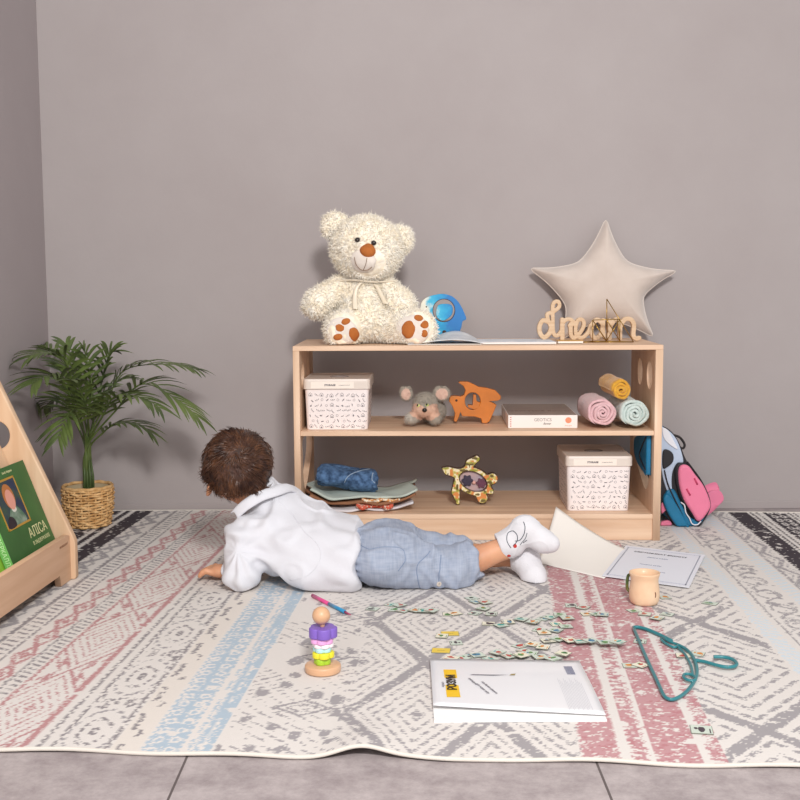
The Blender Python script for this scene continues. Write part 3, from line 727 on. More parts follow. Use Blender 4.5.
# ================================================================== WOODEN ELEPHANT
def crop_pts(pts,ox,oy,s): return [(ox+x*s,oy+y*s) for x,y in pts]
def cut_toy(pts_px,Yc):
    """pixel outline -> local (x,z) outline on the plane Y=Yc"""
    out=[]
    for p in pts_px: v=PY(p[0],p[1],Yc); out.append((v.x,v.z))
    return out
def elephant():
    Yc=3.47; s=.08125; ox,oy=410,285
    out=[(128,285),(145,230),(200,180),(290,148),(400,133),(500,155),(575,210),(630,290),(668,370),(690,440),(645,470),(630,540),(605,600),(560,690),(470,700),(440,640),(400,650),(360,700),(230,700),(190,560),(140,430),(125,350)]
    o2=cut_toy(crop_pts(smooth_loop(out,4),ox,oy,s),Yc); hol=cut_toy(crop_pts(circle2(415,335,135,140,30),ox,oy,s),Yc)
    zmin=min(p[1] for p in o2); dz=ZT+.0006-zmin
    o2=[(x,z+dz) for x,z in o2]
    hol=[(x,z+dz) for x,z in hol]; cx=sum(p[0] for p in o2)/len(o2)
    t=thing('elephant_toy','blue painted wooden elephant puzzle with cut-out belly beside the teddy bear','toy',(cx,Yc,ZT))
    Mx=frame((0,Yc,0),(1,0,0),(0,0,1))
    m,nt,b=newmat('watercolour_blue'); N=nt.nodes; L=nt.links; tc=N.new('ShaderNodeTexCoord'); sp=N.new('ShaderNodeSeparateXYZ'); L.new(tc.outputs['Object'],sp.inputs[0])
    ns=N.new('ShaderNodeTexNoise'); ns.inputs['Scale'].default_value=45; ns.inputs['Detail'].default_value=5; L.new(tc.outputs['Object'],ns.inputs['Vector'])
    mr=N.new('ShaderNodeMapRange'); mr.inputs['From Min'].default_value=-.075; mr.inputs['From Max'].default_value=.06; L.new(sp.outputs['X'],mr.inputs['Value'])
    ad=N.new('ShaderNodeMath'); ad.operation='MULTIPLY_ADD'; L.new(ns.outputs['Fac'],ad.inputs[0]); ad.inputs[1].default_value=.6; L.new(mr.outputs[0],ad.inputs[2])
    r=N.new('ShaderNodeValToRGB'); e=r.color_ramp.elements; e[0].position=.45; e[0].color=lin('#f3efdd'); e[1].position=1.0; e[1].color=lin('#1c77bd')
    q=e.new(.62); q.color=lin('#3db9dd'); q=e.new(.8); q.color=lin('#19a0d4'); L.new(ad.outputs[0],r.inputs['Fac']); L.new(r.outputs['Color'],b.inputs['Base Color']); b.inputs['Roughness'].default_value=.5
    link('body',plate([o2,hol],.026,.0015,Mx),m,t)
    inn=[(x,z+dz) for x,z in cut_toy(crop_pts(smooth_loop([(330,300),(360,265),(430,255),(500,265),(525,310),(515,380),(470,430),(400,462),(340,430),(318,370)],4),ox,oy,s),Yc)]
    mm=bpy.data.materials['watercolour_blue'].copy(); mm.name='watercolour_pale'; 
    for nd in mm.node_tree.nodes:
        if nd.type=='MAP_RANGE': nd.inputs['From Min'].default_value=-.045; nd.inputs['From Max'].default_value=.06
    link('ear_piece',plate([inn],.026,.0015,Mx),mm,t)
    dk=mat('burnt_edge','#4a2c20',.7); mb=MB()
    e_=PY(ox+200*s,oy+290*s,Yc); mb.ell((e_.x,Yc-.013,e_.z+dz),(.0022,.001,.0022)); link('eye',mb.me(),dk,t)
    mb=MB(); e_=PY(ox+420*s,oy+600*s,Yc); mb.ell((e_.x,Yc-.0135,e_.z+dz),(.006,.002,.0055)); link('wheel_peg',mb.me(),dk,t)
    mb=MB(); e_=[Vector((x,Yc-.0125,z)) for x,z in hol]; mb.tube(e_,.0011,6,close=True); link('hole_rim',mb.me(),dk,t)
elephant()
# ================================================================== STAR CUSHION
def star():
    tips=[(609.5,217.0),(629,264),(681.5,272.5),(643.6,299),(654.5,341),(607,322),(561,343),(567,307),(529,269.5),(581,264.5)]
    Yc=3.60; tilt=R(-9)
    P=[PY(x,y,Yc) for x,y in tips]; cx=sum(p.x for p in P)/10; zb=min(p.z for p in P)
    T=np.array([(p.x-cx,p.z-zb) for p in P])
    T=np.array(smooth_loop([tuple(a) for a in T],1))
    # rounded outline
    def sub(T,sharp):
        out=[]
        n=len(T)
        for i in range(n):
            a,b=T[i],T[(i+1)%n]; 
            for k in range(10):
                t=k/10; p=a*(1-t)+b*t; nrm=np.array([-(b-a)[1],(b-a)[0]]); 
                # edges bow inwards a little
                p=p+nrm*(-.05*math.sin(PI*t))*(1 if True else 0)
                out.append(p)
        return np.array(out)
    O=sub(T,1); 
    area2=0.5*np.sum(T[:,0]*np.roll(T[:,1],-1)-np.roll(T[:,0],-1)*T[:,1]); O=O if area2<0 else np.array(O)
    for _ in range(2): O=.5*O+.25*(np.roll(O,1,0)+np.roll(O,-1,0))
    c=np.array([T[:,0].mean(),T[:,1].mean()]); nr=22; n=len(O)
    ts=1-(1-np.linspace(0,1,nr))**1.6
    pts=np.array([c+(O-c)*t for t in ts[1:]])
    def dist(p):
        a=O; b=np.roll(O,-1,0); ab=b-a; ap=p[:,None]-a[None]; q=np.clip((ap*ab).sum(-1)/(ab*ab).sum(-1),0,1); return np.sqrt(((ap-q[...,None]*ab)**2).sum(-1)).min(1)
    rows=[]
    for ring in pts:
        d=dist(ring); th=.058*(1-np.exp(-d/.022))**.75
        a=np.arctan2(ring[:,1]-c[1],ring[:,0]-c[0]); rr=np.linalg.norm(ring-c,axis=1)
        th=th+.0016*np.sin(a*34+np.sin(a*5)*2)*np.clip(1-d/.03,0,1)*np.clip(d/.006,0,1)
        rows.append((ring,th))
    V=[];F=[]
    for sgn in (1,-1):
        o=len(V); V.append((c[0],-sgn*.058,c[1]))
        for ring,th in rows:
            for p,h_ in zip(ring,th): V.append((p[0],-sgn*h_,p[1]))
        for j in range(n):
            f=(o,o+1+j,o+1+(j+1)%n); F.append(f if sgn>0 else f[::-1])
        for i in range(len(rows)-1):
            for j in range(n):
                a=o+1+i*n+j; b=o+1+i*n+(j+1)%n; f=(a,a+n,b+n,b); F.append(f if sgn>0 else f[::-1])
    t=thing('star_cushion','beige velvet star-shaped cushion leaning on the wall on top of the bookcase','cushion',(cx,Yc,ZT+.001))
    Mx=Matrix.Rotation(tilt,4,'X')
    me=bpy.data.meshes.new('s'); me.from_pydata(V,[],F); me.transform(Mx); me.update()
    bm=bmesh.new(); bm.from_mesh(me); bmesh.ops.remove_doubles(bm,verts=bm.verts,dist=.0002); bmesh.ops.recalc_face_normals(bm,faces=bm.faces)
    for f in bm.faces: f.smooth=True
    bm.to_mesh(me); bm.free()
    zmn=min(v.co.z for v in me.vertices); me.transform(Matrix.Translation((0,0,-zmn)))
    link('cover',me,mat('beige_velvet','#d3c5bb',.85,col2='#cabbb0',vscale=14,bump=.3,bscale=400,sheen=.5),t,world=False)
    mb=MB(); mb.tube([Mx@Vector((p[0],0,p[1]))+Vector((0,0,-zmn)) for p in O],.0022,6,close=True); link('seam_piping',mb.me(),mat('beige_piping','#dccfc4',.8),t,world=False)
star()
# ================================================================== WOODEN WORD SIGN  "dream"
def dream():
    s=.15; ox,oy=530,290; Yc=3.40; k=Yc/FPX
    st=[ # strokes in the sign's own drawing: d r e a m
     ([(118,215),(85,205),(62,245),(66,290),(92,318),(125,295),(140,255)],15),
     ([(140,255),(112,170),(150,150),(192,115),(188,82),(165,82),(150,110),(150,180),(152,270),(165,305),(190,300),(212,265)],13),
     ([(212,265),(214,200),(214,330)],15),([(214,225),(240,200),(270,200),(290,225),(262,240)],13),([(268,230),(272,300),(290,325)],14),
     ([(290,325),(330,290),(358,235),(345,200),(318,205),(302,250),(308,305),(345,320),(385,285),(402,240)],13),
     ([(480,225),(445,200),(412,235),(408,290),(432,322),(470,300),(484,240),(486,205),(486,290),(505,322)],15),
     ([(505,322),(528,290),(530,205),(528,325)],14),([(530,250),(560,205),(590,205),(598,250),(596,325)],15),([(598,250),(628,200),(668,198),(690,235),(686,300),(702,325),(725,322)],15)]
    caps=[]
    for pts,r in st:
        q=smooth_loop(pts,4,closed=False); w=[PY(ox+x*s,oy+y*s,Yc) for x,y in q]
        for a,b in zip(w,w[1:]): caps.append((np.array([a.x,a.z],np.float32),np.array([b.x,b.z],np.float32),r*s*k))
    zb=min(min(a[1],b[1])-r for a,b,r in caps); dz=ZT+.0012-zb-.0
    T=.009
    def f(p):
        X=p[...,[0,2]]-np.array([0,dz],np.float32); v=None
        for a,b,r in caps:
            d=b-a; t=np.clip(((X-a)@d)/(float(d@d)+1e-12),0,1); w=np.sqrt(((X-a-t[...,None]*d)**2).sum(-1))-r; v=w if v is None else np.minimum(v,w)
        dy=np.abs(p[...,1]-Yc)-T; q=np.maximum(v+.0015,dy+.0015); return np.where((v>-.0015)&(dy>-.0015),np.sqrt(np.maximum(v+.0015,0)**2+np.maximum(dy+.0015,0)**2)-.0015,q-.0015)
    xs=[c_[0][0] for c_ in caps]
    pos,F=surfnet(f,(min(xs)-.012,Yc-T-.003,ZT-.003),(max(xs)+.012,Yc+T+.003,ZT+.135),.0013); pos=smoothmesh(pos,F,1)
    cx=(min(xs)+max(xs))/2
    o=solo('word_sign',tomesh(pos,F),mat('beech_cut','#dcc0a0',.55,col2='#cfae8a',vscale=5,stretch=(2,2,30),bump=.05,bscale=20),'cut-out pale wooden sign spelling dream in front of the star cushion','sign',loc=(cx,Yc,ZT))
dream()
# ---- brass wire pyramid
def wire():
    s=.15; ox,oy=530,290; Yf=3.335; Yb=3.375
    g=mat('brushed_brass','#b08a45',.3,metal=.9,var=.1)
    mb=MB()
    A=PY(ox+512*s,oy+60*s,3.355)
    bz=ZT+.0022
    def fl(x,Y): v=PY(ox+x*s,345,Y); return Vector((v.x,Y,bz))
    def up(x,y,Y): return PY(ox+x*s,oy+y*s,Y)
    b1=fl(418,Yf);b2=fl(690,Yf);b3=fl(512,Yb); b4=fl(600,Yb); c1=up(418,200,Yf); c2=up(600,195,Yf); c3=Vector((c2.x,Yb,c2.z)); 
    for a,b in ((A,b3),(A,b2),(b1,b2),(b1,b3),(b3,b2),(b1,c1),(c1,c2),(c2,Vector((c2.x,Yf,bz))),(c1,fl(512,Yf)),(c2,fl(505,Yf)),(c2,c3),(c3,b4),(c1,b3),(up(512,200,Yf),b4),(fl(335,Yf),b1),(fl(335,Yf),fl(405,Yb)),(fl(405,Yb),b3)):
        mb.tube([a,b],.0014,6)
    solo('wire_ornament',mb.me(),g,'brass wire pyramid ornament standing before the wooden word sign','ornament',loc=(A.x,3.355,ZT))
    mb=MB(); v=PY(569,341,3.33); mb.box((v.x-.002,3.345,ZT+.004),(.075,.03,.0075),bev=.0008); 
    t=thing('notepad','small white notepad with a gold cover under the wooden word sign','notepad',(v.x,3.33,ZT))
    mb=MB(); mb.box((v.x,3.32,ZT+.0042),(.072,.045,.006),bev=.0006); link('pages',mb.me(),mat('page_white','#f2ece2',.7),t)
    mb=MB(); mb.box((v.x,3.32,ZT+.0081),(.075,.047,.0014),bev=.0005); link('cover',mb.me(),mat('gold_card','#c99a4a',.4,metal=.4),t)
wire()
# ---- open magazine and thin book lying on the top
def flatbook():
    pg=mat('magazine_page','#c9cbcf',.55,col2='#e4e4e4',vscale=25); pg2=mat('soft_print','#ccd2da',.6,col2='#e6e6e8',vscale=30)
    a=PZ(406,349.5,ZT+.001); 
    x0,x1=PZ(408,348,ZT).x,PZ(482,344,ZT).x
    t=thing('open_magazine','open grey magazine with an arched page lying beside the blue elephant','magazine',(x0+.06,3.33,ZT))
    def fn(u,v):
        x=x0+(x1-x0)*u; y=3.268+.155*v+.0*u; z=ZT+.003+.034*math.sin(PI*min(1,u**1.5))*(.35+.65*v)*(1-.25*u)+.001; return (x+.035*v*(1-u),y,z)
    link('upper_page',sheet(fn,20,10,.0012),pg,t,smooth=True)
    def fn2(u,v): return (x0+(x1-x0)*u*.98+.035*v*(1-u),3.266+.155*v,ZT+.0016+.0)
    link('lower_pages',sheet(fn2,4,4,.002),mat('page_cream','#dfd9d2',.6),t)
    x2,x3=PZ(482,346,ZT).x,PZ(558,345,ZT).x
    t=thing('thin_book','thin pale blue book lying flat on the top near the wooden word sign','book',((x2+x3)/2,3.35,ZT))
    mb=MB(); mb.box(((x2+x3)/2,3.355,ZT+.0035),(x3-x2,.165,.005),bev=.0006); link('pages',mb.me(),mat('page_bright','#efece9',.6),t)
    mb=MB(); mb.box(((x2+x3)/2-.002,3.356,ZT+.0068),(x3-x2,.168,.0012),bev=.0004); link('cover',mb.me(),pg2,t)
flatbook()
# ================================================================== MIDDLE SHELF
def mouse():
    s=.15; ox,oy=390,370; Y=3.36; k=Y/FPX*s
    def c(x,y,dy=0): return np.array(PY(ox+x*s,oy+y*s,Y+dy))
    base=(float(c(230,300)[0]),Y,ZM)
    t=thing('plush_mouse','small grey plush mouse with pink face and big ears lying on the middle shelf','plush toy',base)
    pr=[s_ell(c(235,225,-.0),(82*k,66*k*1.2,78*k)),s_ell(c(232,265,-.025),(80*k,.030,48*k)),s_ell(c(280,270,.055),(95*k,.070,78*k)),
        (s_cap(c(190,300,-.01),c(135,325,-.035),38*k,38*k),.008),(s_cap(c(280,300,-.01),c(300,325,-.035),42*k,40*k),.008)]
    ears=[s_ell(c(108,155,.01),(46*k,.010,56*k),(0,R(-14),0)),s_ell(c(345,155,.01),(60*k,.010,54*k),(0,R(20),0))]
    f0=s_uni(pr+[(e,.006) for e in ears],.012)
    f=lambda p:np.maximum(f0(p),ZM+.001-p[...,2])
    lo=c(50,370,-.1); hi=c(420,80,.15)
    pos,F=blob(f,(lo[0],Y-.10,ZM-.003),(hi[0],Y+.14,hi[2]),.0026,2)
    pos=pos+normals(pos,F)*(.0008*vnoise(pos,160,1))[:,None]
    X=(pos[:,0]); Z=pos[:,2]
    def inel(cx,cy,rx,ry,a=0):
        q=c(cx,cy); dx=(X-q[0])/(rx*k); dz=(Z-q[2])/(ry*k); return (dx**2+dz**2)<1
    col=np.tile(rgb('#a39a8d'),(len(pos),1)); front=pos[:,1]<Y+.004
    face=(inel(180,262,52,44)|inel(285,262,55,44)|inel(232,290,70,40))&(pos[:,1]<Y-.012)
    col[face]=rgb('#dcb49c')
    for e in ((106,162,32,40),(346,160,42,38)): col[inel(*e)&front]=rgb('#e3c0ae')
    col[inel(120,325,60,50)&(pos[:,1]<Y+.0)&~face]=rgb('#b9b0a4'); 
    body=link('body',tomesh(pos,F,col),mat_vc('mouse_plush',1,bump=.6,bscale=700,sheen=.3),t)
    P,Nn=sample_surface(pos,F,9000,3); 
    vz=np.array([0]); rng=np.random.RandomState(2)
    bv=BVHTree.FromPolygons([Vector(v) for v in pos],[list(q) for q in F])
    kd=[bv.find_nearest(Vector(p))[2] for p in P]; cc=col[F[np.array(kd)][:,0]]
    D=Nn+rng.randn(*Nn.shape)*.35; D/=np.linalg.norm(D,axis=1,keepdims=True); V,FF=strands(P-Nn*.0005,D,.0040,.0006,2,seed=8); V[:,2]=np.maximum(V[:,2],ZM+.0008)
    fu=link('fur',tomesh(V,FF,np.repeat(cc,9,axis=0)),bpy.data.materials['mouse_plush'],t); fu['kind']='stuff'
    dk=mat('black_plastic','#1d1818',.2); wh=mat('eye_green','#c8d27a',.3)
    l,n_=hit(bv,ox+230*s,oy+268*s); mb=MB(); mb.ell(l+n_*.003,(.0072,.006,.0062)); link('nose',mb.me(),dk,t)
    for x,y in ((190,240),(246,236)):
        l,n_=hit(bv,ox+x*s,oy+y*s); mb=MB(); mb.ell(l+n_*.001,(.0055,.003,.0048)); e=link('eye',mb.me(),wh,t)
        mb=MB(); mb.ell(l+n_*.0035+Vector((-.001,0,-.0005)),(.003,.0022,.0036)); link('pupil',mb.me(),dk,e)
mouse()
def fish():
    s=.15; ox,oy=390,370; Yc=3.41
    out=[(392,190),(398,160),(430,155),(470,160),(492,150),(502,118),(488,90),(455,66),(470,60),(520,62),(560,80),(590,96),(640,102),(700,118),(736,155),(735,178),(712,188),(655,190),(690,205),(708,215),(690,260),(660,325),(640,338),(612,335),(605,305),(560,292),(480,290),(468,262),(455,300),(442,328),(424,322),(432,270),(415,225)]
    pts=[(ox+x*s,oy+y*s) for x,y in out]
    o2=cut_toy(pts,Yc); zmin=min(p[1] for p in o2); dz=ZM+.0008-zmin; f_=lambda l:[(x,z+dz) for x,z in l]
    hol=f_(cut_toy([(ox+x*s,oy+y*s) for x,y in circle2(549,190,52,58,28)],Yc)); o2=f_(o2)
    t=thing('fish_toy','orange wooden animal puzzle with a round cut-out on the middle shelf','toy',(sum(p[0] for p in o2)/len(o2),Yc,ZM))
    Mx=frame((0,Yc,0),(1,0,0),(0,0,1)); om=mat('orange_stain','#d4791f',.4,var=.18,vscale=20,coat=.3)
    link('body',plate([o2,hol],.030,.0015,Mx),om,t)
    inn=f_(cut_toy([(ox+x*s,oy+y*s) for x,y in [(518,215),(550,218),(555,145),(572,150),(575,190),(600,200),(590,235),(560,246),(520,232)]],Yc))
    link('inner_piece',plate([inn],.028,.001,Mx),om,t)
    mb=MB(); e=PY(ox+441*s,oy+185*s,Yc); mb.ell((e.x,Yc-.0155,e.z+dz),(.0035,.001,.0035)); link('eye',mb.me(),bpy.data.materials['burnt_edge'],t)
fish()
def gamebox():
    a=PZ(509.5,428.5,ZM); b=PZ(579,428.5,ZM); w_=b.x-a.x; cx=(a.x+b.x)/2; y0=a.y; d=.30; h_=.0375
    t=thing('game_box','flat white board game box lying on the middle shelf','game box',(cx,y0+d/2,ZM+.0006),SRZ)
    mb=MB(); mb.box((0,0,h_/2),(w_,d,h_),bev=.001); link('carton',mb.me(),mat('white_carton','#f4ece6',.5,var=.03,vscale=8),t,world=False)
    Mt=frame((0,0,h_+.0003),(1,0,0),(0,1,0)); Mf=frame((0,-d/2-.0003,h_/2),(1,0,0),(0,0,1))
    tt=[text_mesh('GEOTICS',.0125,Mx=Mf@Matrix.Translation((.0,.005,0))),text_mesh('flower',.0085,shear=.4,bold=.0002,Mx=Mf@Matrix.Translation((.012,-.006,0)))]
    link('front_print',join(tt),mat('grey_ink2','#8b857f',.6),t,world=False)
    link('top_print',text_mesh('GEOTICS flower',.027,bold=.0004,Mx=Mt@Matrix.Translation((0,-.045,0))),mat('brown_ink','#7d665b',.6),t,world=False); link('small_print',text_mesh('THE GAME',.009,Mx=Mt@Matrix.Translation((.05,.06,0))),bpy.data.materials['brown_ink'],t,world=False)
    mb=MB(); mb.box((0,0,h_+.00015),(w_-.004,d-.004,.0003)); link('top_picture',mb.me(),mat('taupe_print','#a89a91',.6,col2='#9b8c84',vscale=12),t,world=False)
    mb=MB(); c_=[Mf@Vector((w_/2-.026+.009*math.cos(q),.004+.0085*math.sin(q),.0)) for q in np.linspace(0,2*PI,24)[:-1]]; mb.poly(c_,.0004,(0,-1,0)); link('balloon_emblem',mb.me(),mat('coral_ink','#e8926e',.5),t,world=False)
    mb=MB(); 
    for j in range(5): mb.box((-w_/2+.007,-d/2-.0002,.006+j*.0063),(.0045,.0004,.0035))
    link('side_lettering',mb.me(),mat('pink_ink','#d49a94',.5),t,world=False)
    link('emblem_text',text_mesh('ravensburger'[:0] or 'family game',.0042,Mx=Mf@Matrix.Translation((w_/2-.026,-.0115,0))),bpy.data.materials['coral_ink'],t,world=False)
gamebox()
# ---- rolled towels
def towel(label,cx,cz,r,y0,y1,x1,z1,mt,turns=3.6,ph=0,tail=.0):
    """spiral roll, front end at (cx,y0,cz), back end at (x1,y1,z1)"""
    th=r/(turns+.35); V=[];F=[]
    n=int(turns*26); ys=14; ax0=Vector((cx,y0,cz)); ax1=Vector((x1,y1,z1))
    rng=random.Random(int(cx*1000)); ph0=ph
    t_w=th*.40
    ang=lambda i:ph0+2*PI*i/26
    rad=lambda i:.35*th+ (r-th*.5-.35*th)*(i/n)
    prof_o=[];prof_i=[]
    for i in range(n+1):
        a=ang(i); q=rad(i)*(1+.05*math.sin(a*2.3+1)+.03*math.sin(a*5.1+cx*9)); e=min(1,(n-i)/3,(i+1)/2); tw=t_w*e
        prof_o.append(((q+tw)*math.cos(a),(q+tw)*math.sin(a))); prof_i.append(((q-tw)*math.cos(a),(q-tw)*math.sin(a)))
    loop=prof_o+prof_i[::-1]; m=len(loop)
    for j in range(ys+1):
        t=j/ys; c=ax0.lerp(ax1,t); e=1+.03*math.sin(t*9+cx*40)
        # rounded ends of the cloth
        for k,(x,z) in enumerate(loop):
            rr=math.hypot(x,z)/r; bulge=(.012*(1-rr) if j==0 else 0)*-1
            yy=c.y+(.006*math.sin(k*.31)*(1 if j==0 else 0))*.5-(.010*(1-rr)**1 if j==0 else 0)
            V.append((c.x+x*e,yy,c.z+z*e))
    for j in range(ys):
        for k in range(m):
            a=j*m+k;b=j*m+(k+1)%m; F.append((a,b,b+m,a+m))
    for i in range(n):
        F.append((i,i+1,m-2-i,m-1-i)); o=ys*m; F.append((o+i,o+m-1-i,o+m-2-i,o+i+1))
    me=bpy.data.meshes.new('tw'); me.from_pydata(V,[],F); bm=bmesh.new(); bm.from_mesh(me); bmesh.ops.recalc_face_normals(bm,faces=bm.faces)
    for f in bm.faces: f.smooth=True
    bm.to_mesh(me); bm.free()
    o=solo('rolled_towel',me,mt,label,'towel','rolled towels on the middle shelf',loc=(cx,y0,cz-r)); return o
def terry(n,a,b): return mat(n,a,1,col2=b,vscale=90,bump=1.0,bscale=170,sheen=.4)
r1=.0455; r2_=.0435
p1=PZ(611,432,ZM); 
towel('pink rolled towel on the middle shelf',.578,ZM+r1+.001,r1,3.262,3.44,.576,ZM+r1+.001,terry('pink_terry','#e6bfc2','#d9adb1'),4.6,.6)
towel('pale mint rolled towel beside the bookcase side panel',.668,ZM+r2_+.001,r2_,3.25,3.44,.664,ZM+r2_+.001,terry('mint_terry','#d3dfda','#c0cfca'),4.3,2.4)
towel('mustard yellow rolled towel resting on the other two rolls',.630,ZM+.1115,.0325,3.258,3.40,.616,ZM+.117,terry('mustard_terry','#e4ac3d','#cf962c'),2.9,-2.3)
# ================================================================== BOTTOM SHELF
def clothes():
    mb=None; 
    def layer(name,label,cat,z0,x0,x1,y0,y1,m,seed,lift_l,lift_r,th=.005,group='folded clothes on the bottom shelf',split=None,sag=.0):
        a,b_,c_=2.1,4.4,.8; e_=seed*1.9
        def fn(u,v):
            z=z0+th/2+.0018*(1+math.sin(u*11+a+v*2))+.0014*(1+math.sin(v*9+b_))+.0010*math.sin(u*27+v*11)
            z+=lift_l*max(0,1-u/.22)**1.5+lift_r*max(0,(u-.72)/.28)**1.4
            return (x0+(x1-x0)*u+.010*math.sin(v*7+c_),y0+(y1-y0)*v+(.008*math.sin(u*8+e_)+.006*math.sin(u*19+e_*2)+.006)*(1-v),z-.004*(1-v)**6*0)
        me=sheet(fn,36,12,th)
        o=solo(name,me,m,label,cat,group,loc=((x0+x1)/2,(y0+y1)/2,z0),smooth=True); return o
    z=ZB+.0008
    layer('folded_shirt','white cotton garment at the bottom of the clothes pile','clothes',z,-.272,.028,3.262,3.45,mat('white_cotton','#dcd8dc',.9,bump=.3,bscale=300),1,.022,.020)
    m,nt,b=newmat('floral_print'); N=nt.nodes; L=nt.links; vo=N.new('ShaderNodeTexVoronoi'); vo.inputs['Scale'].default_value=150; tc=N.new('ShaderNodeTexCoord'); L.new(tc.outputs['Object'],vo.inputs['Vector'])
    r=N.new('ShaderNodeValToRGB'); r.color_ramp.elements[0].position=.30; r.color_ramp.elements[1].position=.42; r.color_ramp.elements[0].color=lin('#f2e6d0'); r.color_ramp.elements[1].color=lin('#d2604a'); L.new(vo.outputs['Distance'],r.inputs['Fac']); L.new(r.outputs['Color'],b.inputs['Base Color']); b.inputs['Roughness'].default_value=.9
    layer('folded_blouse','cream garment with small red flowers folded above the white one','clothes',z+.0085,-.135,-.03,3.258,3.43,m,2,.0,.0,.010)
    layer('folded_trousers','brown garment folded in the middle of the clothes pile','clothes',z+.019,-.270,.034,3.264,3.44,mat('brown_cotton','#9a6a4c',.9,var=.2,vscale=15,bump=.3,bscale=300),3,.022,.024,.007)
    layer('folded_shirt','cream garment with tiny orange print peeking out below the jeans','clothes',z+.0275,-.12,-.01,3.260,3.43,m.copy(),4,0,.0,.006)
    mm=bpy.data.objects[-1] if False else None
    layer('folded_shirt','pale sage green garment folded right under the jeans','clothes',z+.035,-.268,.040,3.266,3.44,mat('sage_cotton','#bcc7be',.9,var=.08,bump=.3,bscale=300),5,.024,.022,.005)
    # second print: small orange figures on cream
    for ob in bpy.data.objects:
        if ob.get('label','').startswith('cream garment with tiny orange'):
            q=ob.data.materials[0]; q.name='orange_print'
            for nd in q.node_tree.nodes:
                if nd.type=='VALTORGB': nd.color_ramp.elements[1].color=lin('#dd9a5e'); nd.color_ramp.elements[0].position=.42; nd.color_ramp.elements[1].position=.5
                if nd.type=='TEX_VORONOI': nd.inputs['Scale'].default_value=110
clothes()
def jeans():
    Y=3.365; zc=ZB+.056
    def P_(px,py,dy=0): return np.array(PY(px,py,Y+dy))
    a=P_(327,479); b=P_(369,485)
    f0=s_uni([s_cap(a,b,.0,.0)],.01)
    def f(p):
        q=p-(a+b)/2; L_=(b-a)[0]/2; x=q[...,0]; t=np.clip(x/L_,-1.25,1.25)
        zc_=q[...,2]-(b-a)[2]/2*t; y=q[...,1]
        ang=np.arctan2(zc_,y)
        rz=.033+.0012*np.sin(ang*5+x*30); ry=.062
        d=(np.sqrt((zc_/rz)**2+(y/ry)**2)-1)*.033
        ex=np.abs(x)-(L_+.021-.006*np.cos(ang)); k=.012
        return np.where((d>-k)&(ex>-k),np.sqrt(np.maximum(d+k,0)**2+np.maximum(ex+k,0)**2)-k,np.maximum(d,ex))
    mid=(a+b)/2
    def disp(p,N):
        q=p-mid; an=np.arctan2(q[:,2],q[:,1]*.5); r=np.hypot(q[:,2]/.033,q[:,1]/.062)
        v=.0022*np.sin(an*2.5+q[:,0]*55+2*vnoise(p,14,2))+.0022*vnoise(p,34,5)+.0012*np.sin(r*14)*(np.abs(N[:,0])>.6)*2
        line=np.abs(q[:,0]-.020-.018*np.sin(an+.6)); return v-.0035*np.exp(-(line/.0025)**2)
    pos,F=blob(f,mid-np.array([.12,.075,.05]),mid+np.array([.12,.075,.05]),.0026,2,disp)
    zm=pos[:,2].min(); z0=ZB+.0425; pos[:,2]+=z0-zm
    den=mat('denim','#5a7ca6',.9,col2='#2d4768',vscale=70,bump=.9,bscale=500)
    t=thing('folded_jeans','rolled blue denim jeans on top of the clothes pile','jeans',(float(mid[0]),Y,z0))
    body=link('denim_roll',tomesh(pos,F),den,t); bv=BVHTree.FromPolygons([Vector(v) for v in pos],[list(q) for q in F])
    dz=(z0-zm); sm=mat('pale_stitching','#9fb2c6',.8)
    pts=[]
    for px,py in [(347,496),(344.5,489),(345,481),(350,475),(360,471),(370,469),(378,470)]:
        l,n_=hit(bv,px,py)
        if l: pts.append(l+n_*.0004)
    if len(pts)>2:
        mb=MB(); mb.tube(spline3(pts,5),.0012,6); link('pocket_seam',mb.me(),sm,t)
    pts=[]
    for px,py in [(374,487),(380,480),(379,474),(373,473),(372,480),(375,483)]:
        l,n_=hit(bv,px,py)
        if l: pts.append(l+n_*.0004)
    if len(pts)>2:
        mb=MB(); mb.tube(spline3(pts,5),.0014,6); link('hem_seam',mb.me(),sm,t)
jeans()
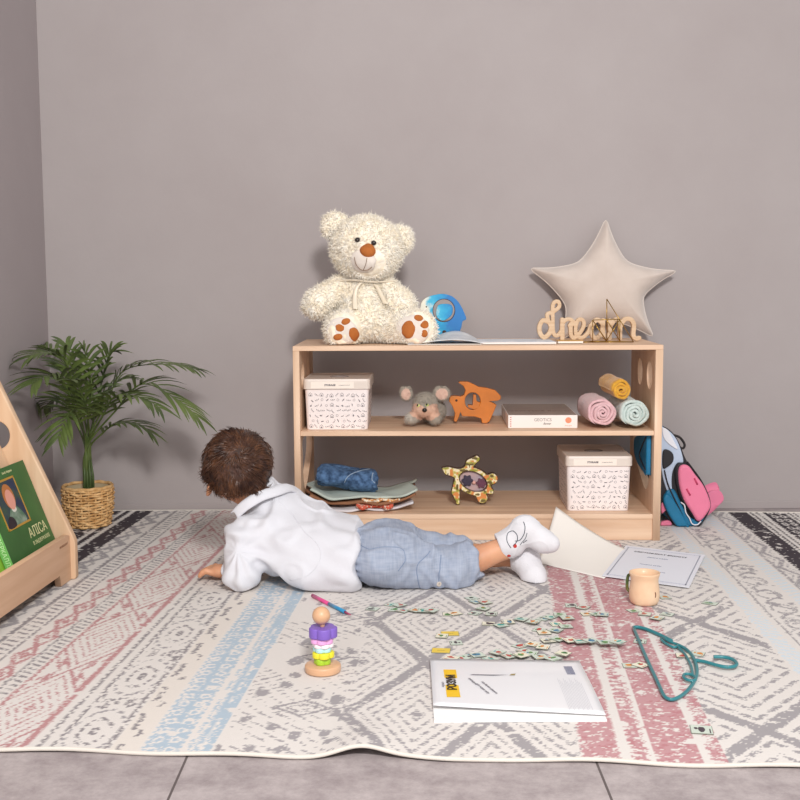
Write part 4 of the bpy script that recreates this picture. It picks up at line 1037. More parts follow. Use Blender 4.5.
def turtle():
    s=.1; ox,oy=430,440; Yc=3.37; k=Yc/FPX*s
    def w(x,y): v=PY(ox+x*s,oy+y*s,Yc); return np.array([v.x,v.z],np.float32)
    c0=w(430,395)
    strokes=[((265,315),(175,290),52,44),((175,290),(135,270),44,20),((370,290),(400,215),42,46),((400,215),(465,170),46,36),((265,400),(255,500),34,44),((255,500),(278,610),44,22),((560,380),(620,370),44,60),((480,500),(520,560),44,58),((560,470),(605,495),34,34)]
    S_=[(w(*a),w(*b),ra*k,rb*k) for a,b,ra,rb in strokes]
    def f2(X):
        v=None
        for a,b,ra,rb in S_:
            d=b-a; t=np.clip(((X-a)@d)/float(d@d),0,1); q=np.sqrt(((X-a-t[...,None]*d)**2).sum(-1))-(ra+(rb-ra)*t); v=q if v is None else smin(v,q,.004)
        A=R(-24); ca,sa=math.cos(A),math.sin(A)
        def el(rx,ry,cx=0,cy=0):
            d=X-c0; x=(d[...,0]-cx)*ca-(-(d[...,1]-cy))*-sa*0+0; x=d[...,0]*ca+d[...,1]*sa-cx; z=-d[...,0]*sa+d[...,1]*ca-cy
            return (np.sqrt((x/rx)**2+(z/ry)**2)-1)*min(rx,ry)
        v=smin(v,el(200*k,140*k),.005); return np.maximum(v,-el(142*k,92*k)),el
    T=.011
    def f(p):
        v,_=f2(p[...,[0,2]]); dy=np.abs(p[...,1]-Yc)-T; return np.maximum(v,dy)
    lo=w(80,660); hi=w(720,110)
    pos,F=surfnet(f,(lo[0],Yc-T-.003,lo[1]),(hi[0],Yc+T+.003,hi[1]),.0014); pos=smoothmesh(pos,F,1)
    dz=ZB+.0008-pos[:,2].min(); pos[:,2]+=dz
    X=pos[:,[0,2]].astype(np.float32); X[:,1]-=dz; ed,_=f2(X)
    n1=vnoise(pos,150,3); n2_=vnoise(pos,110,8)
    col=np.tile(rgb('#cdbb6c'),(len(pos),1)); col[n1>.15]=rgb('#f0e4c0'); col[n1<-.3]=rgb('#9a9a3e'); col[(n2_>.35)]=rgb('#d98a4a'); col[(n2_<-.45)]=rgb('#6b5a2e')
    col[(ed>-.0022)|(pos[:,1]>Yc-T+.002)]=rgb('#4b3320')
    t=thing('turtle_toy','yellow mottled wooden sea turtle puzzle standing on the bottom shelf','toy',(float(c0[0]),Yc,ZB))
    link('body',tomesh(pos,F,col),mat_vc('mottled_print',.35),t)
    A=R(-24)
    cz=c0[1]+dz
    disc=circle2(0,0,142*k,92*k,40)
    Mx=frame((c0[0],Yc+.003,cz),(math.cos(A),0,math.sin(A)),(-math.sin(A),0,math.cos(A)))
    link('belly_panel',plate([disc],.006,0,Mx),mat('lilac_panel','#a79aa6',.4,col2='#c8a5a0',vscale=30),t)
    for cx,cy,r_,cc,nn in ((372,390,52,'#3c3047','dark'),(512,415,46,'#6d3b52','plum')):
        v=w(cx,cy); fl=[((r_*k)*(1+.16*math.cos(6*q))*math.cos(q),(r_*k)*(1+.16*math.cos(6*q))*math.sin(q)) for q in np.linspace(0,2*PI,49)[:-1]]
        M3=frame((v[0],Yc-.004,v[1]+dz),(1,0,0),(0,0,1)); link('flower_piece',plate([fl],.010,.001,M3),mat('flower_'+nn,cc,.5,var=.4,vscale=120),t)
    v=w(438,410); mb=MB(); mb.ell((v[0],Yc-.004,v[1]+dz),(.006,.005,.006)); link('button_piece',mb.me(),mat('blush_button','#dba79c',.5),t)
turtle()
# ================================================================== FRONT-FACING BOOK STAND (left foreground)
M['mdf']=mat('birch_face','#d6b192',.55,col2='#c8a080',vscale=1.2,stretch=(30,2,30),bump=.08,bscale=6)
def bookstand():
    X0=-.825; YF=2.815; t=thing('book_stand','front-facing birch book stand with slanted side and low front board on the left','bookshelf',(X0,YF,G))
    # front board with feet, runs towards the viewer along Y
    yn=2.30
    o=[(yn,.030),(yn+.02,.030),(YF-.075,.030),(YF-.068,.002),(YF,.002),(YF,.113),(YF-.012,.118),(yn,.118)]
    me=plate([o],.016,.001); me.transform(frame((X0-.008,0,G-.0015),(0,1,0),(0,0,1)))
    link('front_board',me,M['mdf'],t)
    # far side panel: slanted front edge and a round hole
    # profile in (x,z), at Y = YF..YF+.018
    def side(y0):
        pr=[(X0-.03,.002),(X0+.008,.002),(X0+.012,.008),(X0+.012,.098),(X0+.008,.110),(-1.050,.62),(-1.078,.62),(-1.080,.002),(-1.03,.002),(-1.02,.03),(X0-.08,.03),(X0-.06,.002)]
        hole=circle2(-1.005,.365,.036,n=40)
        me=plate([pr,hole],.021,.003); me.transform(frame((0,y0,G-.0015),(1,0,0),(0,0,1))); return me
    link('side_panel',side(YF+.0105),mat('birch_side','#dfbf9f',.55,col2='#d3af8d',vscale=1.2,stretch=(30,30,2),bump=.08,bscale=6),t)
    link('side_panel',side(yn-.0105),bpy.data.materials['birch_side'],t)
    # slanted back board and tray bottom
    sl=Vector((-.205,0,.50)); L_=sl.length
    mb=MB(); a=Vector((X0-.058,(yn+YF)/2,.060)); 
    Mx=frame(a+sl/2+Vector((0,0,G)),(0,1,0),sl)
    mb.box((0,0,0),(YF-yn-.001,L_,.008),bev=.0008); bb=mb.me(); bb.transform(Mx); link('slanted_back',bb,bpy.data.materials['birch_side'],t)
    mb=MB(); mb.box((X0-.036,(yn+YF)/2,G+.048),(.040,YF-yn-.001,.010),bev=.0008); link('tray_bottom',mb.me(),M['mdf'],t)
    Mt=frame((X0+.0004,YF-.045,G+.098),(0,1,0),(0,0,1)); link('burned_lettering',text_mesh('montessori',.012,Mx=Mt),mat('burned_wood','#8a5f45',.7),t)
bookstand()
def greenbook():
    # cover lies against the slanted back; corners measured on a plane leaning like the back
    X0=-.805; tz=G+.0535
    lean=Vector((-.376,0,1)).normalized()
    yn,yf=2.545,2.805; W=yf-yn; Hh=.268; th=.020
    o=Vector((X0-.034,yn,tz)); ax=Vector((0,1,0)); nz=ax.cross(lean) # +x,+z facing
    Mx=frame(o,ax,lean)      # local x along spine->fore edge(+Y), y up the cover, z outward (+X)
    t=thing('storybook','dark green hardback storybook with a gold-framed portrait standing in the book stand','book',tuple(o+Vector((-.015,W/2,0))))
    Mr=Mx@Matrix.Rotation(R(0),4,'Z')
    def B(name,c,sz,m,bev=.0006):
        mb=MB(); mb.box(c,sz,bev=bev); me=mb.me(); me.transform(Mr); return link(name,me,m,t)
    gm=mat('green_cloth','#3c6a34',.55,var=.25,vscale=14); gl=mat('light_green_spine','#6fb35e',.5)
    B('front_cover',(W/2,Hh/2,-.001),(W,Hh,.002),gm); B('back_cover',(W/2,Hh/2,-th+.001),(W,Hh,.002),gm); B('pages',(W/2,Hh/2,-th/2),(W-.006,Hh-.006,th-.0042),mat('book_pages','#e6ddcc',.8))
    B('spine',(-.0006,Hh/2,-th/2),(.0018,Hh,th),gl)
    # framed portrait (a plain generic figure)
    gold=mat('gold_foil','#c99b3f',.4,metal=.3); fx0,fx1,fy0,fy1=.045,.170,.128,.240
    mb=MB(); z=.0006
    for a,b in (((fx0,fy0),(fx1,fy0)),((fx1,fy0),(fx1,fy1)),((fx1,fy1),(fx0,fy1)),((fx0,fy1),(fx0,fy0))):
        d=Vector((b[0]-a[0],b[1]-a[1],0)); mb.box(((a[0]+b[0])/2,(a[1]+b[1])/2,z),(abs(d.x)+.005,abs(d.y)+.005,.0010))
    me=mb.me(); me.transform(Mr); fr=link('picture_frame_print',me,gold,t)
    def flat(name,pts,zz,m,par):
        mb=MB(); mb.poly([(x,y,zz) for x,y in pts],.0003,(0,0,1)); me=mb.me(); me.transform(Mr); return link(name,me,m,par)
    flat('picture_ground',[(fx0,fy0),(fx1,fy0),(fx1,fy1),(fx0,fy1)],.0003,mat('night_blue','#27304e',.6,col2='#39503f',vscale=40),fr)
    flat('painted_dress',smooth_loop([(.068,.130),(.150,.130),(.146,.155),(.122,.176),(.108,.178),(.088,.168),(.072,.150)],4),.0007,mat('dress_green','#4d6f57',.6,col2='#8a9a8a',vscale=60),fr)
    flat('painted_cat',smooth_loop([(.052,.130),(.090,.130),(.093,.146),(.077,.156),(.060,.150)],4),.0011,mat('shadow_plum','#2b2027',.6),fr)
    flat('painted_hair',circle2(.108,.200,.028,.031,24),.0010,mat('hair_orange','#b5713c',.6),fr)
    flat('painted_face',circle2(.109,.192,.021,.025,24),.0014,mat('face_pink','#dc9a88',.6),fr)
    flat('painted_collar',circle2(.110,.168,.012,.007,16),.0012,mat('collar_white','#d9d6cb',.6),fr)
    cr=mat('cream_foil','#d6d3a0',.5)
    link('title_lettering',text_mesh('АЛІСА',.034,Mx=Mr@Matrix.Translation((.188,.098,.0004)),space=.95),cr,t)
    link('subtitle_lettering',text_mesh('В ЗАДЗЕРКАЛЛІ',.0125,Mx=Mr@Matrix.Translation((.188,.073,.0004))),cr,t)
    link('author_lettering',text_mesh('Льюїс Керролл',.0075,Mx=Mr@Matrix.Translation((.15,.255,.0004))),cr,t)
    Ms=Mr@frame((-.0017,Hh/2,-th/2),(0,-1,0),(0,0,1)); link('spine_lettering',text_mesh('АЛІСА В ЗАДЗЕРКАЛЛІ',.0145,Mx=Ms),mat('spine_ink','#c9e6b8',.5),t)
    # lime book behind
    o2=o+Vector((-.0225,-.06,.0)); M2=frame(o2,ax,Vector((-.385,0,1)))
    t2=thing('storybook','lime green book with rounded corner peeking out behind the dark green storybook','book',tuple(o2+Vector((-.01,.1,0))))
    lp=[(0,0),(.240,0),(.240,.275),(.235,.286),(.225,.290),(0,.290)]
    me=plate([lp],.010,.0008); me.transform(M2@Matrix.Translation((0,0,-.006))); link('cover',me,mat('lime_cover','#8fbf3c',.5),t2)
    me=plate([circle2(.212,.262,.016,n=24)],.0008); me.transform(M2@Matrix.Translation((0,0,-.0006))); link('cover_emblem',me,mat('grey_emblem','#8f8a84',.6,col2='#d8d4cc',vscale=90),t2)
greenbook()
# the whole stand is turned a little towards the room
_pv=Vector((-.805,2.815,0)); _rr=Matrix.Rotation(R(-4),4,'Z')
for _o in bpy.data.objects:
    if _o.parent is None and _o.name.split('.')[0] in ('book_stand','storybook'):
        _o.location=_pv+_rr@(Vector(_o.location)-_pv); _o.rotation_euler[2]+=R(-4)
# ================================================================== POTTED PALM
def palm():
    base=PZ(88,530,G); bx,by=PY(88,500,3.455).x,3.455; 
    kk=by/FPX
    t=thing('potted_palm','green parlour palm in a woven straw basket in the corner','plant',(bx,by,G))
    top=PY(88,486,by).z; Hh=top-G
    straw=mat('water_hyacinth','#eec58c',.75,col2='#c8975c',vscale=45,bump=.6,bscale=200)
    rt_,rb_=.0735,.060
    mb=MB(); mb.lathe([(rb_-.004,.001),(rb_-.002,.004),(rt_-.006,Hh-.003),(rt_-.010,Hh-.003),(rt_-.012,Hh-.045),(0.001,Hh-.045)],(0,0,0),40); 
    link('liner',mb.me(),mat('liner_felt','#b7a483',.9),t,world=False)
    mb=MB(); rows=15; st=22
    for i in range(rows):
        z=.006+(Hh-.012)*i/(rows-1); f=z/Hh; rr=rb_+(rt_-rb_)*(f**.8)+.004*math.sin(f*PI)
        for q in (0,):
            pts=[]
            for j in range(st*4):
                a=2*PI*j/(st*4); w_=.0030*math.sin(a*st/2*1+ i*PI)+.0006*math.sin(a*17+i); pts.append(((rr+w_)*math.cos(a),(rr+w_)*math.sin(a),z+.0012*math.sin(a*9+i*2)))
            mb.tube(pts,.0046,6,close=True,flat=.75)
    link('woven_strands',mb.me(),straw,t,world=False)
    mb=MB()
    for j in range(st):
        a=2*PI*(j+.5)/st; pts=[((rb_+(rt_-rb_)*((z/Hh)**.8)+.004*math.sin(z/Hh*PI)+.0005)*math.cos(a),(rb_+(rt_-rb_)*((z/Hh)**.8)+.004*math.sin(z/Hh*PI)+.0005)*math.sin(a),z) for z in np.linspace(.004,Hh-.003,8)]
        mb.tube(pts,.0030,6)
    s_=link('stakes',mb.me(),straw,t,world=False); s_['kind']='stuff'
    mb=MB(); mb.tube([((rt_-.001)*math.cos(a),(rt_-.001)*math.sin(a),Hh+.001*math.sin(a*11)) for a in np.linspace(0,2*PI,61)[:-1]],.0055,8,close=True); link('rim',mb.me(),straw,t,world=False)
    mb=MB(); mb.lathe([(rt_-.013,Hh-.044),(rt_-.02,Hh-.036),(.02,Hh-.032),(.001,Hh-.030)],n=30); link('soil',mb.me(),mat('moss_soil','#2c2a1c',1,bump=1,bscale=120),t,world=False)
    gm=mat('palm_leaf','#647638',.45,col2='#3f4e27',vscale=10,coat=.15); gs=mat('palm_stem','#55693a',.5,var=.3,vscale=12)
    rng=random.Random(12)
    B=lambda px,py,dy=0: Vector(PY(px,py,by+dy))-Vector((bx,by,G))
    # (mid px, tip px, depth offset mid, depth offset tip, leaflet length, pairs)
    fr=[((80,388),(66,344),.02,.05,.085,16),((66,362),(30,357),-.05,-.14,.10,18),((62,380),(32,384),-.10,-.22,.095,18),((66,402),(44,408),.06,.12,.09,16),
        ((92,388),(84,350),.0,.0,.08,15),((104,372),(112,352),.03,.05,.085,14),((125,370),(196,369),.0,-.04,.085,20),((142,384),(198,417),-.08,-.13,.09,20),
        ((116,424),(151,432),-.02,-.05,.07,14),((116,396),(160,408),-.12,-.2,.08,17),((98,402),(128,378),.04,.08,.08,15),((74,410),(58,438),-.16,-.26,.075,14),((70,372),(40,345),.1,.17,.085,16),((86,404),(70,380),-.12,-.24,.08,15)]
    mbs=MB()
    for k,(mid,tip,dm,dt,ll,npair) in enumerate(fr):
        a=rng.uniform(0,2*PI); r0=rng.uniform(.004,.014)
        p0=Vector((r0*math.cos(a),r0*math.sin(a),Hh-.035)); p1=B(88+rng.uniform(-3,3),450,0)+Vector((0,r0*math.sin(a),0)); p1.z+=rng.uniform(-.02,.02)
        p2=B(*mid,dm); p3=B(*tip,dt)
        path=spline3([p0,p1,p2.lerp(p1,.45)+Vector((0,0,.012)),p2,p3.lerp(p2,.4)+Vector((0,0,.016)),p3],6)
        n=len(path); mb=MB(); rad=[.0032*(1-i/n)+.0007 for i in range(n)]
        mb.tube(path,rad,6)
        # stalk part counts as frond too: leaflets start after the first third
        s0=int(n*.40)
        npair=int(npair*.8)
        for i in range(npair):
            f=i/(npair-1); q=s0+f*(n-2-s0); iq=int(q); fq=q-iq; P=path[iq].lerp(path[min(iq+1,n-1)],fq)
            T=(path[min(iq+1,n-1)]-path[max(iq-1,0)]).normalized(); sd=T.cross(Vector((0,0,1))); 
            if sd.length<.2: sd=T.cross(Vector((.3,1,.2)))
            sd.normalize(); upv=sd.cross(T)
            L_=ll*1.45*(.55+.45*math.sin(PI*min(1,.15+f*.95)))*rng.uniform(.85,1.12)
            for sg in (-1,1):
                d=(T*(.75+.5*f)+sd*sg*.85+upv*.25+Vector((rng.uniform(-.1,.1),rng.uniform(-.1,.1),rng.uniform(-.1,.1)))).normalized()
                wn=d.cross(upv+Vector((0,0,.01))).normalized(); wd=.0056*rng.uniform(.85,1.15)
                rows=[]
                for s in range(6):
                    u=s/5; c=P+d*L_*u+Vector((0,0,-1))*L_*.38*u*u; w_=wd*(math.sin(PI*min(1,.12+u*.88))**.7 if u<1 else .05)+.0002
                    nn=d.cross(wn); rows.append((mb.bm.verts.new(c-wn*w_+nn*w_*.25),mb.bm.verts.new(c-nn*w_*.25),mb.bm.verts.new(c+wn*w_+nn*w_*.25)))
                for A,B_ in zip(rows,rows[1:]):
                    for j in (0,1): fc=mb.bm.faces.new((A[j],A[j+1],B_[j+1],B_[j])); fc.smooth=True; fc.material_index=0
        for v in mb.bm.verts:
            v.co.x=max(v.co.x,LX+.006-bx); v.co.y=min(v.co.y,WY-.006-by)
        me=bpy.data.meshes.new('fr'); mb.bm.to_mesh(me); mb.bm.free(); link('frond',me,gm,t,world=False)
    mb=MB()
    for k in range(9):
        a=k*2.4; r0=.004+.0016*k; mb.tube([(r0*math.cos(a),r0*math.sin(a),Hh-.034),(r0*.9*math.cos(a)+.002,r0*.9*math.sin(a),Hh+.03),(r0*.7*math.cos(a)+.001,r0*.7*math.sin(a),Hh+.080)],[.0046,.0040,.0018],6)
    link('stem_cluster',mb.me(),gs,t,world=False)
palm()
# ================================================================== SCHOOL BACKPACK
def backpack():
    s=.14375; ox,oy=630,420
    Yf=3.405; Yb=3.58
    def W(x,y,Y=Yf): v=PY(ox+x*s,oy+y*s,Y); return (v.x,v.z)
    zl=G+.001
    t=thing('backpack','blue and pink child backpack leaning against the right side of the bookcase','backpack',(.85,3.52,G))
    blue=mat('teal_nylon','#1576a0',.5,var=.2,vscale=20,bump=.4,bscale=60); pale=mat('pale_blue_mesh','#bcc9de',.7,bump=.3,bscale=300); pink=mat('pink_nylon','#ea7f9f',.6,var=.08,bump=.3,bscale=120); blk=mat('black_piping','#211d22',.6); wht=mat('white_fabric','#e6e6ec',.6)
    def loop(pts,n=4,Y=Yf): return [W(x,y,Y) for x,y in smooth_loop(pts,n)]
    minx=SH[0]+SW+.008
    def clampx(l): return [(max(x,minx),max(z,zl)) for x,z in l]
    def slab(name,l,y0,y1,m,bev=.006,par=t):
        me=plate([l],y1-y0,bev); me.transform(frame((0,(y0+y1)/2,0),(1,0,0),(0,0,1))); return link(name,me,m,par,smooth=True)
    body=[(150,60),(230,45),(300,90),(350,170),(400,290),(500,430),(556,560),(548,640),(490,735),(410,770),(330,752),(240,640),(180,500),(150,300)]
    slab('main_compartment',clampx(loop(body)),Yf+.012,Yb,blue,.012)
    slab('front_piping',clampx(loop(body)),Yf+.004,Yf+.013,blk,.003)
    up=[(200,60),(235,52),(296,98),(340,170),(372,290),(330,300),(300,350),(290,420),(300,500),(350,600),(380,700),(330,650),(262,505),(220,350)]
    slab('upper_front',clampx(loop(up)),Yf-.002,Yf+.006,pale,.003)
    slab('white_corner',clampx(loop([(225,55),(262,70),(300,140),(330,200),(300,190),(250,150),(228,110)])),Yf-.006,Yf+.0,wht,.002)
    low=[(300,480),(345,560),(400,660),(460,690),(520,640),(545,590),(545,640),(490,728),(412,758),(345,740),(270,640),(245,510)]
    slab('lower_front',clampx(loop(low)),Yf-.008,Yf+.006,blue,.004)
    pk=[(325,340),(350,305),(395,312),(440,370),(500,450),(545,560),(540,610),(490,680),(455,690),(415,630),(360,540),(330,440)]
    slab('pocket_border',clampx(loop([(x+(x-430)*.10-4,y+(y-500)*.05) for x,y in pk])),Yf-.016,Yf-.004,blk,.004)
    p_=slab('front_pocket',clampx(loop(pk)),Yf-.028,Yf-.010,pink,.008)
    for a,b in (((395,480),(420,525)),((448,405),(470,450))):
        v=W(*a,Yf-.03); u=W(*b,Yf-.03); mb=MB(); mb.tube([(v[0],Yf-.0285,v[1]),(u[0],Yf-.0285,u[1])],.0028,6); link('pocket_tab',mb.me(),mat('magenta_tab','#c33a63',.6),p_)
    sp=[(240,510),(275,525),(340,620),(400,740),(385,757),(330,745),(262,650),(225,560)]
    slab('side_pocket',clampx(loop(sp)),Yf-.020,Yf+.004,blue,.006)
    mb=MB(); z=[W(x,y,Yf-.01) for x,y in [(350,570),(375,590),(385,640),(410,680),(430,720),(465,725),(490,700)]]; mb.tube(spline3([(max(x,minx),Yf-.016,zz) for x,zz in z],5),.0020,6); link('zipper',mb.me(),wht,t)
    mb=MB(); z=[W(x,y,Yf-.01) for x,y in [(240,350),(262,440),(300,530),(350,630),(400,735),(470,745),(535,660),(556,570),(500,430),(400,290)]]; mb.tube(spline3([(max(x,minx),Yf-.009,zz) for x,zz in z],5),.0022,6); link('edge_piping',mb.me(),blk,t)
    # ear-shaped dark patch, carry loop, pink shoulder strap and tail
    slab('dark_patch',clampx(loop([(225,215),(262,205),(296,235),(296,285),(262,320),(225,330)])),Yf-.010,Yf-.003,blk,.003)
    mb=MB(); z=[W(x,y,3.5) for x,y in [(300,105),(345,120),(378,165),(372,195),(345,190),(325,165)]]; mb.tube(spline3([(x,3.50,zz) for x,zz in z],5),.0062,8,flat=.6); link('carry_handle',mb.me(),mat('brown_webbing','#2e2725',.7),t)
    def strap(name,pts,w_,m,Y):
        P=[Vector((max(W(x,y,Y)[0],minx),Y+dy,max(W(x,y,Y)[1],zl+.003))) for x,y,dy in pts]; P=spline3(P,6); n=len(P)
        return link(name,sheet(lambda u,v:P[int(round(u*(n-1)))]+Vector((0,(v-.5)*w_*.35,(v-.5)*w_*.94)),n-1,2,.004),m,t,smooth=True)
    strap('shoulder_strap',[(510,545,.03),(570,520,.05),(630,505,.05),(645,545,.04),(600,590,.03),(545,625,.02)],.045,pink,3.47)
    slab('strap_pad',clampx(loop([(540,510),(620,490),(652,550),(610,600),(560,640),(545,600)],4,3.50)),3.497,3.507,pink,.002)
    slab('strap_end',clampx(loop([(222,580),(262,575),(278,600),(240,640),(222,650)])),Yf+.0,Yf+.012,pink,.003)
    slab('strap_tail',clampx(loop([(222,710),(270,700),(292,720),(285,745),(222,748)])),Yf+.0,Yf+.012,pink,.003)
    # side flap that has slipped through the cut-out of the bookcase side
    def flap(l,x0,x1,m,name):
        me=plate([l],x1-x0,.003); me.transform(frame(((x0+x1)/2,0,0),(0,1,0),(0,0,1))); return link(name,me,m,t,smooth=True)
    xw=SH[0]+SW-.034
    yz=lambda px,py:((xw*FPX/(px-400)),PY(px,py,xw*FPX/(px-400)).z)
    fl=[yz(x,y) for x,y in smooth_loop([(636.5,443),(638,438),(643,436.5),(653,437),(654.5,446),(654,462),(650.5,475),(646,470),(640,461),(637,452)],4)]
    flap([(max(a_,SH[1]+.012),b_) for a_,b_ in fl],xw-.002,xw+.011,blue,'side_flap')
    mb=MB(); e=[Vector((xw-.003,max(yz(x,y)[0],SH[1]+.014),yz(x,y)[1])) for x,y in [(650,438),(645,447),(643,456),(650,470)]]; mb.tube(spline3(e,6),.0026,6); link('flap_piping',mb.me(),blk,t)
backpack()
# ================================================================== PAPERS, MUG, HANGER, MAGAZINE, PEN, STACKER
paper=mat('drawing_paper','#f4efe8',.8,var=.02,vscale=10)
def papers():
    TL,TR,BR,BL=PY(556,507,3.215),PZ(640,552,G),PZ(604,579,G),PZ(537,563,G)
    def fn(u,v):
        p=(TL.lerp(TR,u)).lerp(BL.lerp(BR,u),v)
        z=G+.0012+(TL.z-G)*(max(0,1-u/.9)**1.35)*(max(0,1-v/.98)**1.4); p.z=z
        p.y-=.02*math.sin(PI*u)*(1-v)*.3; return p
    me=sheet(fn,28,24,.0009); solo('drawing_paper',me,paper,'large blank cream sheet of paper curling up against the bookcase kick board','paper',loc=((BL.x+BR.x)/2,(BL.y+TR.y)/2,G),smooth=True)
    C_=[PZ(x,y,G) for x,y in ((626,547),(705,556.5),(689,589.5),(602,577.5))]
    t=thing('certificate','white printed certificate with patterned border on the rug behind the mug','paper',tuple((C_[0]+C_[2])/2+Vector((0,0,.003))))
    wh=mat('certificate_paper','#e4e6ee',.6); lilac=mat('lilac_border','#cdd0de',.7)
    q=lambda u,v,dz=0:(C_[3].lerp(C_[2],u)).lerp(C_[0].lerp(C_[1],u),v)+Vector((0,0,.0042+dz+.004*(1-u)*0))
    link('sheet',sheet(lambda u,v:q(u,v),6,6,.0012),wh,t)
    mb=MB()
    for k in range(60):
        f=k/59
        for (a,b) in ((.04+.92*f,.06),(.04+.92*f,.94),(.05,.06+.88*f),(.95,.06+.88*f)):
            w_=.010 if k%2 else .016; h_=.020 if k%3 else .03
            mb.poly([q(a-w_*.5,b-h_*.5,.0008),q(a+w_*.5,b-h_*.5,.0008),q(a+w_*.5,b+h_*.5,.0008),q(a-w_*.5,b+h_*.5,.0008)])
    b_=link('border_print',mb.me(),lilac,t)
    ex=(C_[2]-C_[3]).normalized(); ey=(C_[0]-C_[3]).normalized()
    for nm,body,u,v,sz,bo,m in (('heading','СЕРТИФІКАТ ЯКОСТІ',.48,.83,.0135,.0004,mat('black_ink','#34323c',.7)),('subheading','Дитячі меблі',.48,.70,.009,.0001,mat('blue_ink','#6c7697',.7)),('body_line','ігровий набір',.45,.47,.009,0,bpy.data.materials['blue_ink']),('seal_line','дата',.62,.30,.009,0,bpy.data.materials['blue_ink'])):
        link(nm,text_mesh(body,sz,.0002,Mx=frame(q(u,v,.0009),ex,ey),bold=bo),m,t)
papers()
def mug():
    b=PZ(646,605,G); r=.0315; b.y+=r*.0; 
    c=Vector((PZ(646,606,G).x,PZ(646,603.5,G).y,G)); 
    t=thing('mug','peach coloured mug with a dark green handle standing on the rug','mug',tuple(c))
    pe=mat('peach_glaze','#efcfae',.5,col2='#e8c29e',vscale=20,coat=.15)
    H_=.074
    mb=MB(); KM=1.07; mb.lathe([(r_*KM,z_) for r_,z_ in [(.0255,.0012),(.0285,.0035),(.0315,.010),(.0325,.022),(.0318,.036),(.0292,.054),(.0300,.062),(.0322,.070),(.0328,.0735),(.0318,H_),(.0300,.0725),(.0272,.058),(.0285,.036),(.0292,.018),(.026,.007),(.001,.006)]],n=48)
    link('cup',mb.me(),pe,t,world=False)
    mb=MB(); a=R(143); d=Vector((math.cos(a),math.sin(a),0)); pts=[d*.029+Vector((0,0,.062)),d*.040+Vector((0,0,.060)),d*.0430+Vector((0,0,.045)),d*.042+Vector((0,0,.028)),d*.031+Vector((0,0,.019))]
    mb.tube(spline3(pts,6),[.0038]*25,8); link('handle',mb.me(),mat('olive_glaze','#3f5a2e',.35,col2='#6f6a2a',vscale=60,coat=.3),t,world=False)
    mb=MB(); a=R(-58)
    mb.tube(spline3([Vector(((.0348)*math.cos(a+e),(.0348)*math.sin(a+e),z)) for e,z in ((0,.034),(.05,.028),(.0,.022))],4),.0012,6); link('glaze_mark',mb.me(),mat('brown_mark','#6b3f2a',.5),t,world=False)
mug()
def hanger():
    s=.1875; P=lambda x,y,dz=0:PZ(610+x*s,600+y*s,G+.0045+dz)
    te=mat('teal_plastic','#2f8088',.3,var=.08,coat=.2)
    t=thing('clothes_hanger','teal plastic clothes hanger lying on the rug','hanger',tuple(PZ(610+330*s,600+330*s,G)))
    fr=spline3([P(x,y) for x,y in [(125,147),(190,300),(255,440),(285,505),(310,527),(345,528),(395,500),(440,450),(462,400),(460,350),(440,300),(405,262),(360,238)]],6)
    mb=MB(); mb.tube(fr,.0035,8,flat=1); link('shoulder_bar',mb.me(),te,t)
    fr=spline3([P(x,y) for x,y in [(125,147),(150,145),(200,158),(270,188),(328,218)]],6); mb=MB(); mb.tube(fr,.0040,8); link('lower_bar',mb.me(),te,t)
    fr=spline3([P(x,y) for x,y in [(272,208),(292,228),(340,252),(365,240),(345,232),(305,215),(285,200)]],5); mb=MB(); mb.tube(fr,.0028,8); link('strap_hook',mb.me(),te,t)
    fr=spline3([P(x,y) for x,y in [(362,250),(400,290),(432,350),(440,400)]],5); mb=MB(); mb.tube(fr,.0026,8); link('rib',mb.me(),te,t)
    c=P(424,418); mb=MB(); mb.tube([c+Vector((.0105*math.cos(a),.0185*math.sin(a),.002)) for a in np.linspace(0,2*PI,25)[:-1]],.0030,8,close=True); link('ring',mb.me(),te,t)
    fr=spline3([P(452,322),P(500,328,.001),P(560,345,.002),P(615,357,.003),P(660,355,.003),P(676,340,.003),P(655,318,.003),P(610,305,.003),P(552,303,.003)],6); mb=MB(); mb.tube(fr,.0036,8); link('hook',mb.me(),te,t)
hanger()
